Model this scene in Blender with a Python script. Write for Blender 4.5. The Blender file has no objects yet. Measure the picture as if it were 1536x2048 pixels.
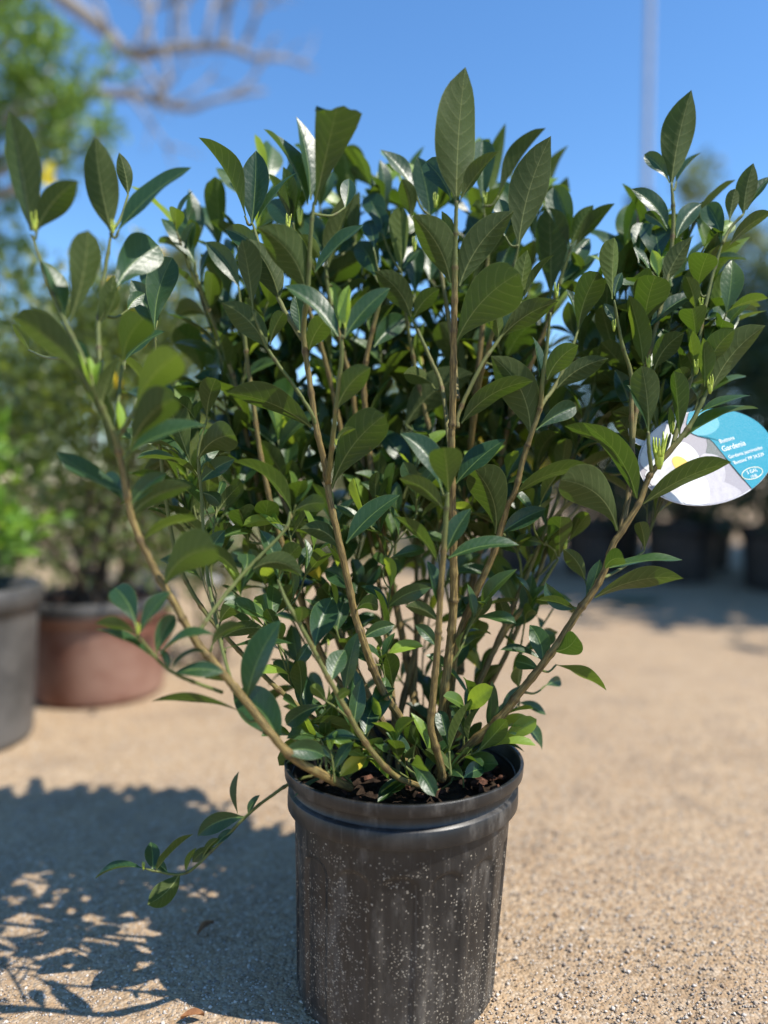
import bpy, math, random
import numpy as np
from mathutils import Vector, Matrix

# ------------------------------------------------------------------ camera, sky, sun, exposure
SC = bpy.context.scene
COL = SC.collection
R = math.radians
CAM_H, PITCH, FPX = 0.61, R(2.75), 1540.0

cam = bpy.data.cameras.new('camera')
cam_ob = bpy.data.objects.new('camera', cam)
COL.objects.link(cam_ob)
cam.sensor_fit = 'HORIZONTAL'
cam.sensor_width = 36.0
cam.lens = 36.0 * FPX / 1536.0
cam.clip_start = 0.02
cam.clip_end = 2000.0
cam_ob.location = (0, 0, CAM_H)
cam_ob.rotation_euler = (R(90) - PITCH, 0, 0)
cam.dof.use_dof = True
cam.dof.focus_distance = 0.87
cam.dof.aperture_fstop = 1.65
SC.camera = cam_ob

SUN_EL, SUN_AZ = R(55), R(23)            # azimuth: from +X (right) towards the viewer
to_sun = Vector((math.cos(SUN_EL) * math.cos(SUN_AZ), -math.cos(SUN_EL) * math.sin(SUN_AZ), math.sin(SUN_EL)))
world = bpy.data.worlds.new('World')
SC.world = world
world.use_nodes = True
wn, wl = world.node_tree.nodes, world.node_tree.links
wn.clear()
sky = wn.new('ShaderNodeTexSky')
sky.sky_type = 'NISHITA'
sky.sun_disc = False
sky.sun_elevation = SUN_EL
sky.sun_rotation = math.atan2(to_sun.x, to_sun.y)
sky.air_density = 1.0
sky.dust_density = 0.0
sky.ozone_density = 5.0
bg = wn.new('ShaderNodeBackground')
bg.inputs['Strength'].default_value = 0.15
hs = wn.new('ShaderNodeHueSaturation')
hs.inputs['Saturation'].default_value = 1.14
wo = wn.new('ShaderNodeOutputWorld')
wl.new(sky.outputs[0], hs.inputs['Color'])
wl.new(hs.outputs[0], bg.inputs['Color'])
wl.new(bg.outputs[0], wo.inputs['Surface'])

sl = bpy.data.lights.new('sun', 'SUN')
sl.energy = 4.7
sl.angle = R(0.53)
sl.color = (1.0, 0.94, 0.85)
so = bpy.data.objects.new('sun', sl)
COL.objects.link(so)
so.rotation_euler = to_sun.to_track_quat('Z', 'Y').to_euler()
so.location = (3, -2, 5)

SC.view_settings.view_transform = 'Standard'
SC.view_settings.look = 'None'
SC.view_settings.exposure = 0.63
SC.view_settings.gamma = 1.0
SC.view_settings.use_curve_mapping = False
SC.cycles.use_denoising = True
SC.cycles.max_bounces = 8
SC.cycles.transparent_max_bounces = 8

RNG = np.random.default_rng(7)
random.seed(7)

# ------------------------------------------------------------------ helpers
CP, SP = math.cos(PITCH), math.sin(PITCH)

def P(px, py, d):
    """point seen at photograph pixel (px, py) at depth d metres in front of the camera"""
    x = (px - 768.0) / FPX * d
    v = (1024.0 - py) / FPX * d
    return np.array((x, d * CP + v * SP, CAM_H - d * SP + v * CP))

def depth_of(p):
    return p[1] * CP - (p[2] - CAM_H) * SP

def link(o, parent=None):
    COL.objects.link(o)
    if parent is not None:
        o.parent = parent
    return o

def tag(o, label=None, cat=None, group=None, kind=None):
    if label: o['label'] = label
    if cat: o['category'] = cat
    if group: o['group'] = group
    if kind: o['kind'] = kind
    return o

def empty(name, loc=(0, 0, 0)):
    o = bpy.data.objects.new(name, None)
    o.empty_display_size = 0.05
    o.location = loc
    return link(o)

def mesh_obj(name, verts, faces, mat, parent=None, smooth=True, attrs=None, uv=None):
    """verts in world space; parents are unrotated Empties so local = world - parent location"""
    v = np.asarray(verts, dtype=np.float64).reshape(-1, 3)
    if parent is not None:
        off = np.zeros(3)
        q = parent
        while q is not None:
            off += np.array(q.location)
            q = q.parent
        v = v - off
    me = bpy.data.meshes.new(name)
    if isinstance(faces, np.ndarray):
        k = faces.shape[1]
        n = len(faces)
        me.vertices.add(len(v))
        me.vertices.foreach_set('co', v.astype(np.float32).ravel())
        me.loops.add(n * k)
        me.loops.foreach_set('vertex_index', faces.astype(np.int32).ravel())
        me.polygons.add(n)
        me.polygons.foreach_set('loop_start', np.arange(0, n * k, k, dtype=np.int32))
        me.update(calc_edges=True)
    else:
        me.from_pydata([tuple(p) for p in v], [], faces)
    if attrs:
        for an, av in attrs.items():
            av = np.asarray(av, dtype=np.float32)
            if av.ndim == 2:
                a = me.attributes.new(an, 'FLOAT_VECTOR', 'POINT')
                a.data.foreach_set('vector', av.ravel())
            else:
                a = me.attributes.new(an, 'FLOAT', 'POINT')
                a.data.foreach_set('value', av)
    if uv is not None:
        ul = me.uv_layers.new(name='UVMap')
        li = np.empty(len(me.loops), dtype=np.int32)
        me.loops.foreach_get('vertex_index', li)
        ul.data.foreach_set('uv', np.asarray(uv, dtype=np.float32)[li].ravel())
    if smooth:
        me.polygons.foreach_set('use_smooth', np.ones(len(me.polygons), dtype=bool))
    if mat is not None:
        me.materials.append(mat)
    me.update()
    o = bpy.data.objects.new(name, me)
    return link(o, parent)

def nrm(a):
    a = np.asarray(a, dtype=float)
    return a / (np.linalg.norm(a) + 1e-12)

def smooth_path(pts, n):
    """Catmull-Rom through pts (any dimension), n samples"""
    p = np.asarray(pts, dtype=float)
    p = np.vstack([2 * p[0] - p[1], p, 2 * p[-1] - p[-2]])
    m = len(p) - 3
    out = []
    for s in np.linspace(0, m - 1e-6, n):
        i = int(s); t = s - i
        a, b, c, d = p[i], p[i + 1], p[i + 2], p[i + 3]
        out.append(0.5 * ((2 * b) + (c - a) * t + (2 * a - 5 * b + 4 * c - d) * t * t + (3 * b - a - 3 * c + d) * t ** 3))
    return np.array(out)

def tube(path, radii, sides=8, cap=True):
    path = np.asarray(path, float)
    n = len(path)
    tang = np.gradient(path, axis=0)
    tang /= np.linalg.norm(tang, axis=1)[:, None] + 1e-12
    ref = np.array((0.0, 0.0, 1.0)) if abs(tang[0][2]) < 0.9 else np.array((1.0, 0, 0))
    u = nrm(np.cross(tang[0], ref))
    ang = np.linspace(0, 2 * math.pi, sides, endpoint=False)
    V = []
    for i in range(n):
        u = nrm(u - tang[i] * np.dot(u, tang[i]))
        w = np.cross(tang[i], u)
        V.append(path[i] + radii[i] * (np.cos(ang)[:, None] * u + np.sin(ang)[:, None] * w))
    V = np.vstack(V)
    F = []
    for i in range(n - 1):
        for j in range(sides):
            k = (j + 1) % sides
            F.append((i * sides + j, i * sides + k, (i + 1) * sides + k, (i + 1) * sides + j))
    if cap:
        F.append(tuple(range(sides))[::-1])
        F.append(tuple((n - 1) * sides + j for j in range(sides)))
    return V, F

# ---- shader helpers
def mat(name):
    m = bpy.data.materials.new(name)
    m.use_nodes = True
    nt = m.node_tree
    nt.nodes.clear()
    out = nt.nodes.new('ShaderNodeOutputMaterial')
    return m, nt, out

def N(nt, t, **kw):
    n = nt.nodes.new(t)
    for k, v in kw.items():
        if k.startswith('i_'):
            key = k[2:].replace('_', ' ')
            n.inputs[key].default_value = v
        else:
            setattr(n, k, v)
    return n

def math_n(nt, op, a, b=None, c=None, clamp=False):
    n = nt.nodes.new('ShaderNodeMath')
    n.operation = op
    n.use_clamp = clamp
    for i, x in enumerate((a, b, c)):
        if x is None: continue
        if isinstance(x, (int, float)): n.inputs[i].default_value = x
        else: nt.links.new(x, n.inputs[i])
    return n.outputs[0]

def sstep(nt, x, lo, hi):
    n = nt.nodes.new('ShaderNodeMapRange')
    n.interpolation_type = 'SMOOTHSTEP'
    n.inputs['From Min'].default_value = lo
    n.inputs['From Max'].default_value = hi
    nt.links.new(x, n.inputs['Value'])
    return n.outputs[0]

def mixc(nt, f, a, b, blend='MIX'):
    n = nt.nodes.new('ShaderNodeMix')
    n.data_type = 'RGBA'
    n.blend_type = blend
    for s, x in ((n.inputs[0], f), (n.inputs[6], a), (n.inputs[7], b)):
        if isinstance(x, (int, float)): s.default_value = x
        elif isinstance(x, tuple): s.default_value = (x[0], x[1], x[2], 1.0)
        else: nt.links.new(x, s)
    return n.outputs[2]

def attr(nt, name):
    n = nt.nodes.new('ShaderNodeAttribute')
    n.attribute_name = name
    return n

def noise(nt, scale, detail=3.0, rough=0.55, vec=None):
    n = nt.nodes.new('ShaderNodeTexNoise')
    n.inputs['Scale'].default_value = scale
    n.inputs['Detail'].default_value = detail
    n.inputs['Roughness'].default_value = rough
    if vec is not None: nt.links.new(vec, n.inputs['Vector'])
    return n

def coords(nt, kind='Object', scale=None):
    tc = nt.nodes.new('ShaderNodeTexCoord')
    if scale is None: return tc.outputs[kind]
    mp = nt.nodes.new('ShaderNodeMapping')
    mp.inputs['Scale'].default_value = scale
    nt.links.new(tc.outputs[kind], mp.inputs['Vector'])
    return mp.outputs[0]

def bump(nt, h, strength=0.5, dist=0.001):
    b = nt.nodes.new('ShaderNodeBump')
    b.inputs['Strength'].default_value = strength
    b.inputs['Distance'].default_value = dist
    nt.links.new(h, b.inputs['Height'])
    return b.outputs[0]

def principled(nt, out=None, color=None, rough=0.5, spec=0.5, normal=None):
    p = nt.nodes.new('ShaderNodeBsdfPrincipled')
    if isinstance(color, tuple): p.inputs['Base Color'].default_value = (*color, 1)
    elif color is not None: nt.links.new(color, p.inputs['Base Color'])
    if isinstance(rough, (int, float)): p.inputs['Roughness'].default_value = rough
    else: nt.links.new(rough, p.inputs['Roughness'])
    p.inputs['Specular IOR Level'].default_value = spec
    if normal is not None: nt.links.new(normal, p.inputs['Normal'])
    if out is not None: nt.links.new(p.outputs[0], out.inputs['Surface'])
    return p

M = {}

def make_leaf_material():
    """glossy upper side, matt olive underside, pale veins; 'tone' random per leaf, 'young' 0..1"""
    m, nt, out = mat('gardenia_leaf')
    L = nt.links
    uv = N(nt, 'ShaderNodeUVMap').outputs[0]
    sep = N(nt, 'ShaderNodeSeparateXYZ'); L.new(uv, sep.inputs[0])
    ax = math_n(nt, 'ABSOLUTE', math_n(nt, 'MULTIPLY_ADD', sep.outputs[0], 2.0, -1.0))
    v = sep.outputs[1]
    lat = attr(nt, 'lat').outputs['Fac']
    tone = attr(nt, 'tone').outputs['Fac']
    young = attr(nt, 'young').outputs['Fac']
    mid = math_n(nt, 'SUBTRACT', 1.0, sstep(nt, lat, 0.00035, 0.0010))
    ph = math_n(nt, 'MULTIPLY', math_n(nt, 'SUBTRACT', v, math_n(nt, 'MULTIPLY', math_n(nt, 'POWER', ax, 1.25), 0.17)), 9.0)
    tri = math_n(nt, 'ABSOLUTE', math_n(nt, 'MULTIPLY_ADD', math_n(nt, 'FRACT', ph), 2.0, -1.0))   # 0 at vein
    vein = math_n(nt, 'SUBTRACT', 1.0, sstep(nt, tri, 0.03, 0.16))
    vein = math_n(nt, 'MULTIPLY', vein, math_n(nt, 'SUBTRACT', 1.0, sstep(nt, ax, 0.65, 0.98)))
    geo = N(nt, 'ShaderNodeNewGeometry')
    back = geo.outputs['Backfacing']
    pos = geo.outputs['Position']
    n1 = noise(nt, 55, 3, 0.6, pos).outputs[0]
    n2 = noise(nt, 420, 2, 0.6, pos).outputs[0]
    # upper side
    top = mixc(nt, tone, (0.008, 0.029, 0.010), (0.016, 0.046, 0.012))
    top = mixc(nt, math_n(nt, 'MULTIPLY', n1, 0.35), top, (0.018, 0.05, 0.022))
    top = mixc(nt, math_n(nt, 'MULTIPLY', mid, 0.7), top, (0.13, 0.19, 0.05))
    top = mixc(nt, math_n(nt, 'MULTIPLY', vein, 0.18), top, (0.07, 0.13, 0.05))
    # water-spot film on a part of the upper side
    spots = sstep(nt, noise(nt, 900, 2, 0.7, pos).outputs[0], 0.60, 0.74)
    zone = sstep(nt, noise(nt, 24, 2, 0.5, pos).outputs[0], 0.52, 0.70)
    film = math_n(nt, 'MULTIPLY', math_n(nt, 'MULTIPLY', spots, zone), 0.35)
    top = mixc(nt, film, top, (0.30, 0.33, 0.27))
    # underside
    und = mixc(nt, tone, (0.027, 0.042, 0.0125), (0.049, 0.064, 0.0185))
    und = mixc(nt, math_n(nt, 'MULTIPLY', n1, 0.35), und, (0.066, 0.086, 0.025))
    und = mixc(nt, math_n(nt, 'MULTIPLY', mid, 0.75), und, (0.17, 0.19, 0.07))
    und = mixc(nt, math_n(nt, 'MULTIPLY', vein, 0.30), und, (0.13, 0.145, 0.058))
    col = mixc(nt, back, top, und)
    col = mixc(nt, math_n(nt, 'MULTIPLY', young, 0.85), col, (0.20, 0.30, 0.035))
    col = mixc(nt, math_n(nt, 'MULTIPLY', math_n(nt, 'GREATER_THAN', tone, 0.993), 0.9), col, (0.36, 0.29, 0.03))
    # blemishes: a few tan scorch marks, mostly near tips and margins
    bl = sstep(nt, noise(nt, 38, 4, 0.7, pos).outputs[0], 0.69, 0.73)
    bl = math_n(nt, 'MULTIPLY', bl, math_n(nt, 'MAXIMUM', sstep(nt, v, 0.72, 0.98), sstep(nt, ax, 0.6, 0.95)))
    col = mixc(nt, math_n(nt, 'MULTIPLY', bl, 0.8), col, (0.13, 0.075, 0.03))
    # pale cut edge
    edge = sstep(nt, ax, 0.945, 0.995)
    col = mixc(nt, math_n(nt, 'MULTIPLY', edge, 0.45), col, (0.15, 0.19, 0.06))
    rough = math_n(nt, 'MULTIPLY_ADD', back, 0.20, 0.33)
    rough = math_n(nt, 'ADD', rough, math_n(nt, 'MULTIPLY', n2, 0.12))
    rough = math_n(nt, 'ADD', rough, math_n(nt, 'MULTIPLY', film, 0.5))
    # blade bulges between the veins
    h = math_n(nt, 'MULTIPLY', math_n(nt, 'POWER', tri, 0.6), math_n(nt, 'SUBTRACT', 1.0, math_n(nt, 'MULTIPLY', ax, 0.4)))
    h = math_n(nt, 'SUBTRACT', h, math_n(nt, 'MULTIPLY', mid, 0.8))
    h = math_n(nt, 'MULTIPLY', h, math_n(nt, 'MULTIPLY_ADD', back, 0.55, 0.45))
    h = math_n(nt, 'ADD', h, math_n(nt, 'MULTIPLY', noise(nt, 170, 3, 0.55, pos).outputs[0], 1.9))
    h = math_n(nt, 'ADD', h, math_n(nt, 'MULTIPLY', n2, 0.25))
    nb = bump(nt, h, 0.55, 0.00042)
    pr = principled(nt, None, col, rough, 0.5, nb)
    L.new(math_n(nt, 'MULTIPLY_ADD', back, -0.22, 0.38), pr.inputs['Specular IOR Level'])
    tr = N(nt, 'ShaderNodeBsdfTranslucent')
    tcol = mixc(nt, young, (0.023, 0.046, 0.003), (0.26, 0.34, 0.025))
    tcol = mixc(nt, math_n(nt, 'MULTIPLY', vein, 0.3), tcol, (0.06, 0.09, 0.01))
    L.new(tcol, tr.inputs['Color'])
    L.new(nb, tr.inputs['Normal'])
    mx = N(nt, 'ShaderNodeAddShader')
    L.new(pr.outputs[0], mx.inputs[0]); L.new(tr.outputs[0], mx.inputs[1])
    L.new(mx.outputs[0], out.inputs['Surface'])
    return m

def make_foliage_material(name, dark, light, trans, rough=0.45):
    m, nt, out = mat(name)
    tone = attr(nt, 'tone').outputs['Fac']
    col = mixc(nt, tone, dark, light)
    pr = principled(nt, None, col, rough, 0.4)
    tr = N(nt, 'ShaderNodeBsdfTranslucent')
    tr.inputs['Color'].default_value = (*trans, 1)
    ad = N(nt, 'ShaderNodeAddShader')
    nt.links.new(pr.outputs[0], ad.inputs[0]); nt.links.new(tr.outputs[0], ad.inputs[1])
    nt.links.new(ad.outputs[0], out.inputs['Surface'])
    return m

def make_stem_material():
    m, nt, out = mat('gardenia_stem')
    age = attr(nt, 'age').outputs['Fac']
    n1 = noise(nt, 2.2, 4, 0.65, attr(nt, 'bark').outputs['Vector']).outputs[0]
    geo = N(nt, 'ShaderNodeNewGeometry').outputs['Position']
    n2 = noise(nt, 60, 3, 0.6, geo).outputs[0]
    bark = mixc(nt, sstep(nt, n1, 0.35, 0.68), (0.080, 0.054, 0.019), (0.30, 0.215, 0.072))
    bark = mixc(nt, math_n(nt, 'MULTIPLY', sstep(nt, n2, 0.55, 0.75), 0.45), bark, (0.22, 0.21, 0.08))
    green = mixc(nt, n2, (0.075, 0.10, 0.025), (0.16, 0.18, 0.05))
    a = sstep(nt, math_n(nt, 'ADD', age, math_n(nt, 'MULTIPLY_ADD', n2, 0.3, -0.15)), 0.18, 0.62)
    col = mixc(nt, a, green, bark)
    nd = attr(nt, 'node').outputs['Fac']
    col = mixc(nt, math_n(nt, 'MULTIPLY', nd, 0.7), col, (0.06, 0.036, 0.018))
    crk = sstep(nt, noise(nt, 5.5, 5, 0.7, attr(nt, 'bark').outputs['Vector']).outputs[0], 0.56, 0.66)
    col = mixc(nt, math_n(nt, 'MULTIPLY', math_n(nt, 'MULTIPLY', crk, a), 0.65), col, (0.055, 0.036, 0.02))
    nb = bump(nt, math_n(nt, 'SUBTRACT', n1, math_n(nt, 'MULTIPLY', crk, 0.5)), 0.6, 0.0007)
    principled(nt, out, col, 0.62, 0.35, nb)
    return m

def make_pot_material():
    m, nt, out = mat('black_plastic_dusty')
    o = coords(nt, 'Object')
    sep = N(nt, 'ShaderNodeSeparateXYZ'); nt.links.new(o, sep.inputs[0])
    z = sep.outputs[2]
    big = noise(nt, 14, 4, 0.6, o).outputs[0]
    streak = noise(nt, 1.0, 4, 0.65, coords(nt, 'Object', (90, 90, 7))).outputs[0]
    fine = noise(nt, 700, 2, 0.6, o).outputs[0]
    dust = math_n(nt, 'MULTIPLY', sstep(nt, big, 0.32, 0.72), sstep(nt, streak, 0.3, 0.75))
    low = math_n(nt, 'SUBTRACT', 1.0, sstep(nt, z, 0.0, 0.17))
    dust = math_n(nt, 'ADD', math_n(nt, 'MULTIPLY', dust, 0.40), math_n(nt, 'MULTIPLY', math_n(nt, 'MULTIPLY', low, streak), 0.38))
    smear = sstep(nt, noise(nt, 1.0, 5, 0.7, coords(nt, 'Object', (34, 34, 13))).outputs[0], 0.50, 0.72)
    run = sstep(nt, noise(nt, 1.0, 3, 0.6, coords(nt, 'Object', (210, 210, 4))).outputs[0], 0.60, 0.72)
    dust = math_n(nt, 'ADD', math_n(nt, 'MULTIPLY', dust, 0.55), math_n(nt, 'MULTIPLY', smear, 0.36))
    dust = math_n(nt, 'ADD', dust, math_n(nt, 'MULTIPLY', run, 0.16))
    col = mixc(nt, dust, (0.011, 0.011, 0.0115), (0.20, 0.178, 0.150))
    # mud splashes: small irregular specks, denser towards the ground
    vo = N(nt, 'ShaderNodeTexVoronoi'); vo.inputs['Scale'].default_value = 330
    warp = noise(nt, 300, 2, 0.5, o)
    wv = N(nt, 'ShaderNodeVectorMath', operation='MULTIPLY_ADD')
    nt.links.new(warp.outputs['Color'], wv.inputs[0]); wv.inputs[1].default_value = (0.003, 0.003, 0.003); nt.links.new(o, wv.inputs[2])
    nt.links.new(wv.outputs[0], vo.inputs['Vector'])
    sc = N(nt, 'ShaderNodeSeparateColor'); nt.links.new(vo.outputs['Color'], sc.inputs[0])
    speck = math_n(nt, 'SUBTRACT', 1.0, sstep(nt, vo.outputs['Distance'], 0.16, 0.40))
    patch = sstep(nt, noise(nt, 17, 4, 0.65, o).outputs[0], 0.42, 0.64)
    prob = math_n(nt, 'MULTIPLY_ADD', patch, 0.80, 0.10)
    prob = math_n(nt, 'ADD', prob, math_n(nt, 'MULTIPLY', low, 0.16))
    prob = math_n(nt, 'MULTIPLY', prob, math_n(nt, 'SUBTRACT', 1.0, sstep(nt, z, 0.19, 0.225)))
    hit = math_n(nt, 'LESS_THAN', sc.outputs[0], prob)
    speck = math_n(nt, 'MULTIPLY', math_n(nt, 'MULTIPLY', speck, hit), math_n(nt, 'MULTIPLY_ADD', sc.outputs[1], 0.75, 0.2))
    vo2 = N(nt, 'ShaderNodeTexVoronoi'); vo2.inputs['Scale'].default_value = 170
    nt.links.new(wv.outputs[0], vo2.inputs['Vector'])
    sc2 = N(nt, 'ShaderNodeSeparateColor'); nt.links.new(vo2.outputs['Color'], sc2.inputs[0])
    sp2 = math_n(nt, 'SUBTRACT', 1.0, sstep(nt, vo2.outputs['Distance'], 0.10, 0.30))
    sp2 = math_n(nt, 'MULTIPLY', math_n(nt, 'MULTIPLY', sp2, math_n(nt, 'LESS_THAN', sc2.outputs[0], math_n(nt, 'MULTIPLY', prob, 0.9))), math_n(nt, 'MULTIPLY_ADD', sc2.outputs[1], 0.6, 0.25))
    speck = math_n(nt, 'MAXIMUM', speck, sp2)
    col = mixc(nt, speck, col, (0.42, 0.37, 0.29))
    rough = math_n(nt, 'ADD', math_n(nt, 'MULTIPLY_ADD', dust, 0.5, 0.36), math_n(nt, 'MULTIPLY', speck, 0.3))
    h = math_n(nt, 'ADD', math_n(nt, 'MULTIPLY', fine, 0.25), math_n(nt, 'MULTIPLY', speck, 0.8))
    principled(nt, out, col, rough, 0.45, bump(nt, h, 0.5, 0.0006))
    return m

def make_simple(name, c1, c2, scale, rough=0.6, spec=0.4, bstr=0.3, bdist=0.002, detail=4):
    m, nt, out = mat(name)
    o = coords(nt, 'Object')
    n = noise(nt, scale, detail, 0.6, o).outputs[0]
    col = mixc(nt, sstep(nt, n, 0.3, 0.7), c1, c2)
    principled(nt, out, col, rough, spec, bump(nt, n, bstr, bdist))
    return m

def make_ground_material():
    m, nt, out = mat('decomposed_granite')
    g = N(nt, 'ShaderNodeNewGeometry').outputs['Position']
    def vor(scale):
        v = N(nt, 'ShaderNodeTexVoronoi'); v.inputs['Scale'].default_value = scale
        nt.links.new(g, v.inputs['Vector'])
        s = N(nt, 'ShaderNodeSeparateColor'); nt.links.new(v.outputs['Color'], s.inputs[0])
        return v, s
    v1, s1 = vor(230); v2, s2 = vor(95)
    broad = noise(nt, 1.6, 5, 0.6, g).outputs[0]
    mid = noise(nt, 9, 4, 0.6, g).outputs[0]
    base = mixc(nt, sstep(nt, broad, 0.35, 0.65), (0.335, 0.220, 0.112), (0.425, 0.300, 0.168))
    base = mixc(nt, math_n(nt, 'MULTIPLY', sstep(nt, mid, 0.45, 0.7), 0.5), base, (0.245, 0.182, 0.128))
    grain = N(nt, 'ShaderNodeValToRGB')
    el = grain.color_ramp.elements
    el[0].position = 0.0; el[0].color = (0.12, 0.092, 0.072, 1)
    el[1].position = 1.0; el[1].color = (0.60, 0.53, 0.44, 1)
    for p, c in ((0.15, (0.27, 0.20, 0.14, 1)), (0.45, (0.42, 0.31, 0.20, 1)), (0.62, (0.40, 0.26, 0.15, 1)), (0.8, (0.48, 0.41, 0.33, 1))):
        e = el.new(p); e.color = c
    nt.links.new(s1.outputs[0], grain.inputs[0])
    grain2 = N(nt, 'ShaderNodeValToRGB')
    e2 = grain2.color_ramp.elements
    e2[0].color = (0.20, 0.15, 0.11, 1); e2[1].color = (0.54, 0.46, 0.37, 1)
    nt.links.new(s2.outputs[0], grain2.inputs[0])
    col = mixc(nt, 0.50, base, grain.outputs[0])
    col = mixc(nt, 0.22, col, grain2.outputs[0])
    blot = noise(nt, 4.5, 4, 0.65, g).outputs[0]
    col = mixc(nt, math_n(nt, 'MULTIPLY', sstep(nt, blot, 0.5, 0.72), 0.38), col, (0.20, 0.145, 0.095))
    col = mixc(nt, 1.0, col, (1.0, 0.97, 0.915), 'MULTIPLY')
    h = math_n(nt, 'ADD', math_n(nt, 'MULTIPLY', v1.outputs['Distance'], -0.7), math_n(nt, 'MULTIPLY', v2.outputs['Distance'], -0.9))
    h = math_n(nt, 'ADD', h, math_n(nt, 'MULTIPLY', mid, 0.9))
    principled(nt, out, col, 0.9, 0.2, bump(nt, h, 0.8, 0.004))
    return m

def make_attr_color(name, rough=0.85, spec=0.25):
    m, nt, out = mat(name)
    a = attr(nt, 'tint')
    n = noise(nt, 500, 2, 0.6, coords(nt, 'Object')).outputs[0]
    col = mixc(nt, math_n(nt, 'MULTIPLY', n, 0.35), a.outputs['Color'], (0.2, 0.16, 0.12))
    principled(nt, out, col, rough, spec)
    return m

M['leaf'] = make_leaf_material()
M['stem'] = make_stem_material()
M['pot'] = make_pot_material()
M['ground'] = make_ground_material()
M['gravel'] = make_attr_color('gravel_grain')
M['soil'] = make_simple('potting_soil', (0.012, 0.008, 0.006), (0.05, 0.034, 0.023), 90, 0.95, 0.1, 0.9, 0.006)
M['chip'] = make_simple('bark_chip', (0.045, 0.022, 0.014), (0.15, 0.07, 0.045), 120, 0.85, 0.2, 0.6, 0.002)
M['bud'] = make_simple('flower_bud', (0.26, 0.36, 0.035), (0.52, 0.58, 0.09), 200, 0.45, 0.4, 0.1)
M['dry_leaf'] = make_simple('dry_leaf', (0.16, 0.07, 0.03), (0.33, 0.16, 0.07), 70, 0.75, 0.2, 0.4)
M['yellow_leaf'] = make_simple('yellow_leaf', (0.50, 0.40, 0.02), (0.72, 0.58, 0.06), 50, 0.5, 0.4, 0.2)

# ------------------------------------------------------------------ the ground
def build_ground():
    # one sheet, fine near the camera, reaching the horizon
    xs = np.concatenate([[-900, -300, -90, -30, -12, -6], np.linspace(-3, 3, 61), [6, 12, 30, 90, 300, 900]])
    ys = np.concatenate([[-60, -15, -4, -1], np.linspace(0, 6, 61), [8, 12, 20, 40, 90, 300, 900]])
    X, Y = np.meshgrid(xs, ys)
    Z = 0.004 * np.sin(X * 2.3 + 1.0) * np.cos(Y * 1.9) + 0.002 * np.sin(X * 7.1 + Y * 3.3)
    fade = np.clip(1.6 - np.hypot(X, Y - 1.5) / 3.5, 0, 1)
    Z = np.minimum(Z * fade, 0.0) - 0.0005
    V = np.stack([X, Y, Z], -1).reshape(-1, 3)
    nx = len(xs)
    F = [(j * nx + i, j * nx + i + 1, (j + 1) * nx + i + 1, (j + 1) * nx + i) for j in range(len(ys) - 1) for i in range(nx - 1)]
    o = mesh_obj('ground', V, np.array(F), M['ground'])
    tag(o, 'tan decomposed granite yard surface under all the pots', 'ground', kind='structure')
build_ground()

def build_gravel():
    n = 56000
    # denser close to the viewer
    d = 0.62 + (RNG.random(n) ** 1.5) * 2.6
    x = (RNG.random(n) * 2 - 1) * (0.54 * d + 0.12)
    r = np.exp(RNG.normal(math.log(0.00135), 0.36, n)).clip(0.0007, 0.0042)
    base = np.array([(1, 0, 0), (-1, 0, 0), (0, 1, 0), (0, -1, 0), (0, 0, 1), (0, 0, -1)], float)
    fa = np.array([(0, 2, 4), (2, 1, 4), (1, 3, 4), (3, 0, 4), (2, 0, 5), (1, 2, 5), (3, 1, 5), (0, 3, 5)])
    a = RNG.random(n) * 6.283
    ca, sa = np.cos(a), np.sin(a)
    sc = 0.65 + 0.7 * RNG.random((n, 6))
    asp = np.stack([0.8 + 0.6 * RNG.random(n), 0.8 + 0.4 * RNG.random(n), 0.45 + 0.45 * RNG.random(n)], -1)
    V = base[None] * sc[:, :, None] * asp[:, None, :] * r[:, None, None]
    tilt = RNG.normal(0, 0.35, n)
    ct, st = np.cos(tilt), np.sin(tilt)
    y1 = V[:, :, 1] * ct[:, None] - V[:, :, 2] * st[:, None]
    z1 = V[:, :, 1] * st[:, None] + V[:, :, 2] * ct[:, None]
    x1 = V[:, :, 0]
    X = x1 * ca[:, None] - y1 * sa[:, None] + x[:, None]
    Y = x1 * sa[:, None] + y1 * ca[:, None] + d[:, None]
    Z = z1 - r[:, None] * 0.12
    V = np.stack([X, Y, Z], -1).reshape(-1, 3)
    F = (fa[None] + (np.arange(n) * 6)[:, None, None]).reshape(-1, 3)
    pal = np.array([(0.60, 0.52, 0.42), (0.45, 0.35, 0.25), (0.38, 0.25, 0.15), (0.30, 0.23, 0.17), (0.64, 0.57, 0.48), (0.50, 0.37, 0.24), (0.24, 0.19, 0.16), (0.48, 0.42, 0.35)])
    ci = RNG.choice(len(pal), n, p=[.20, .2, .13, .1, .12, .15, .04, .06])
    c = pal[ci] * (0.8 + 0.4 * RNG.random((n, 1)))
    c = c * 0.65 + c.mean(1, keepdims=True) * np.array((1.06, 1.0, 0.93)) * 0.35
    o = mesh_obj('gravel', V, F, M['gravel'], smooth=False, attrs={'tint': np.repeat(c, 6, axis=0)})
    tag(o, 'loose pale sand and gravel grains strewn over the yard', 'gravel', kind='stuff')
build_gravel()

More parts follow.
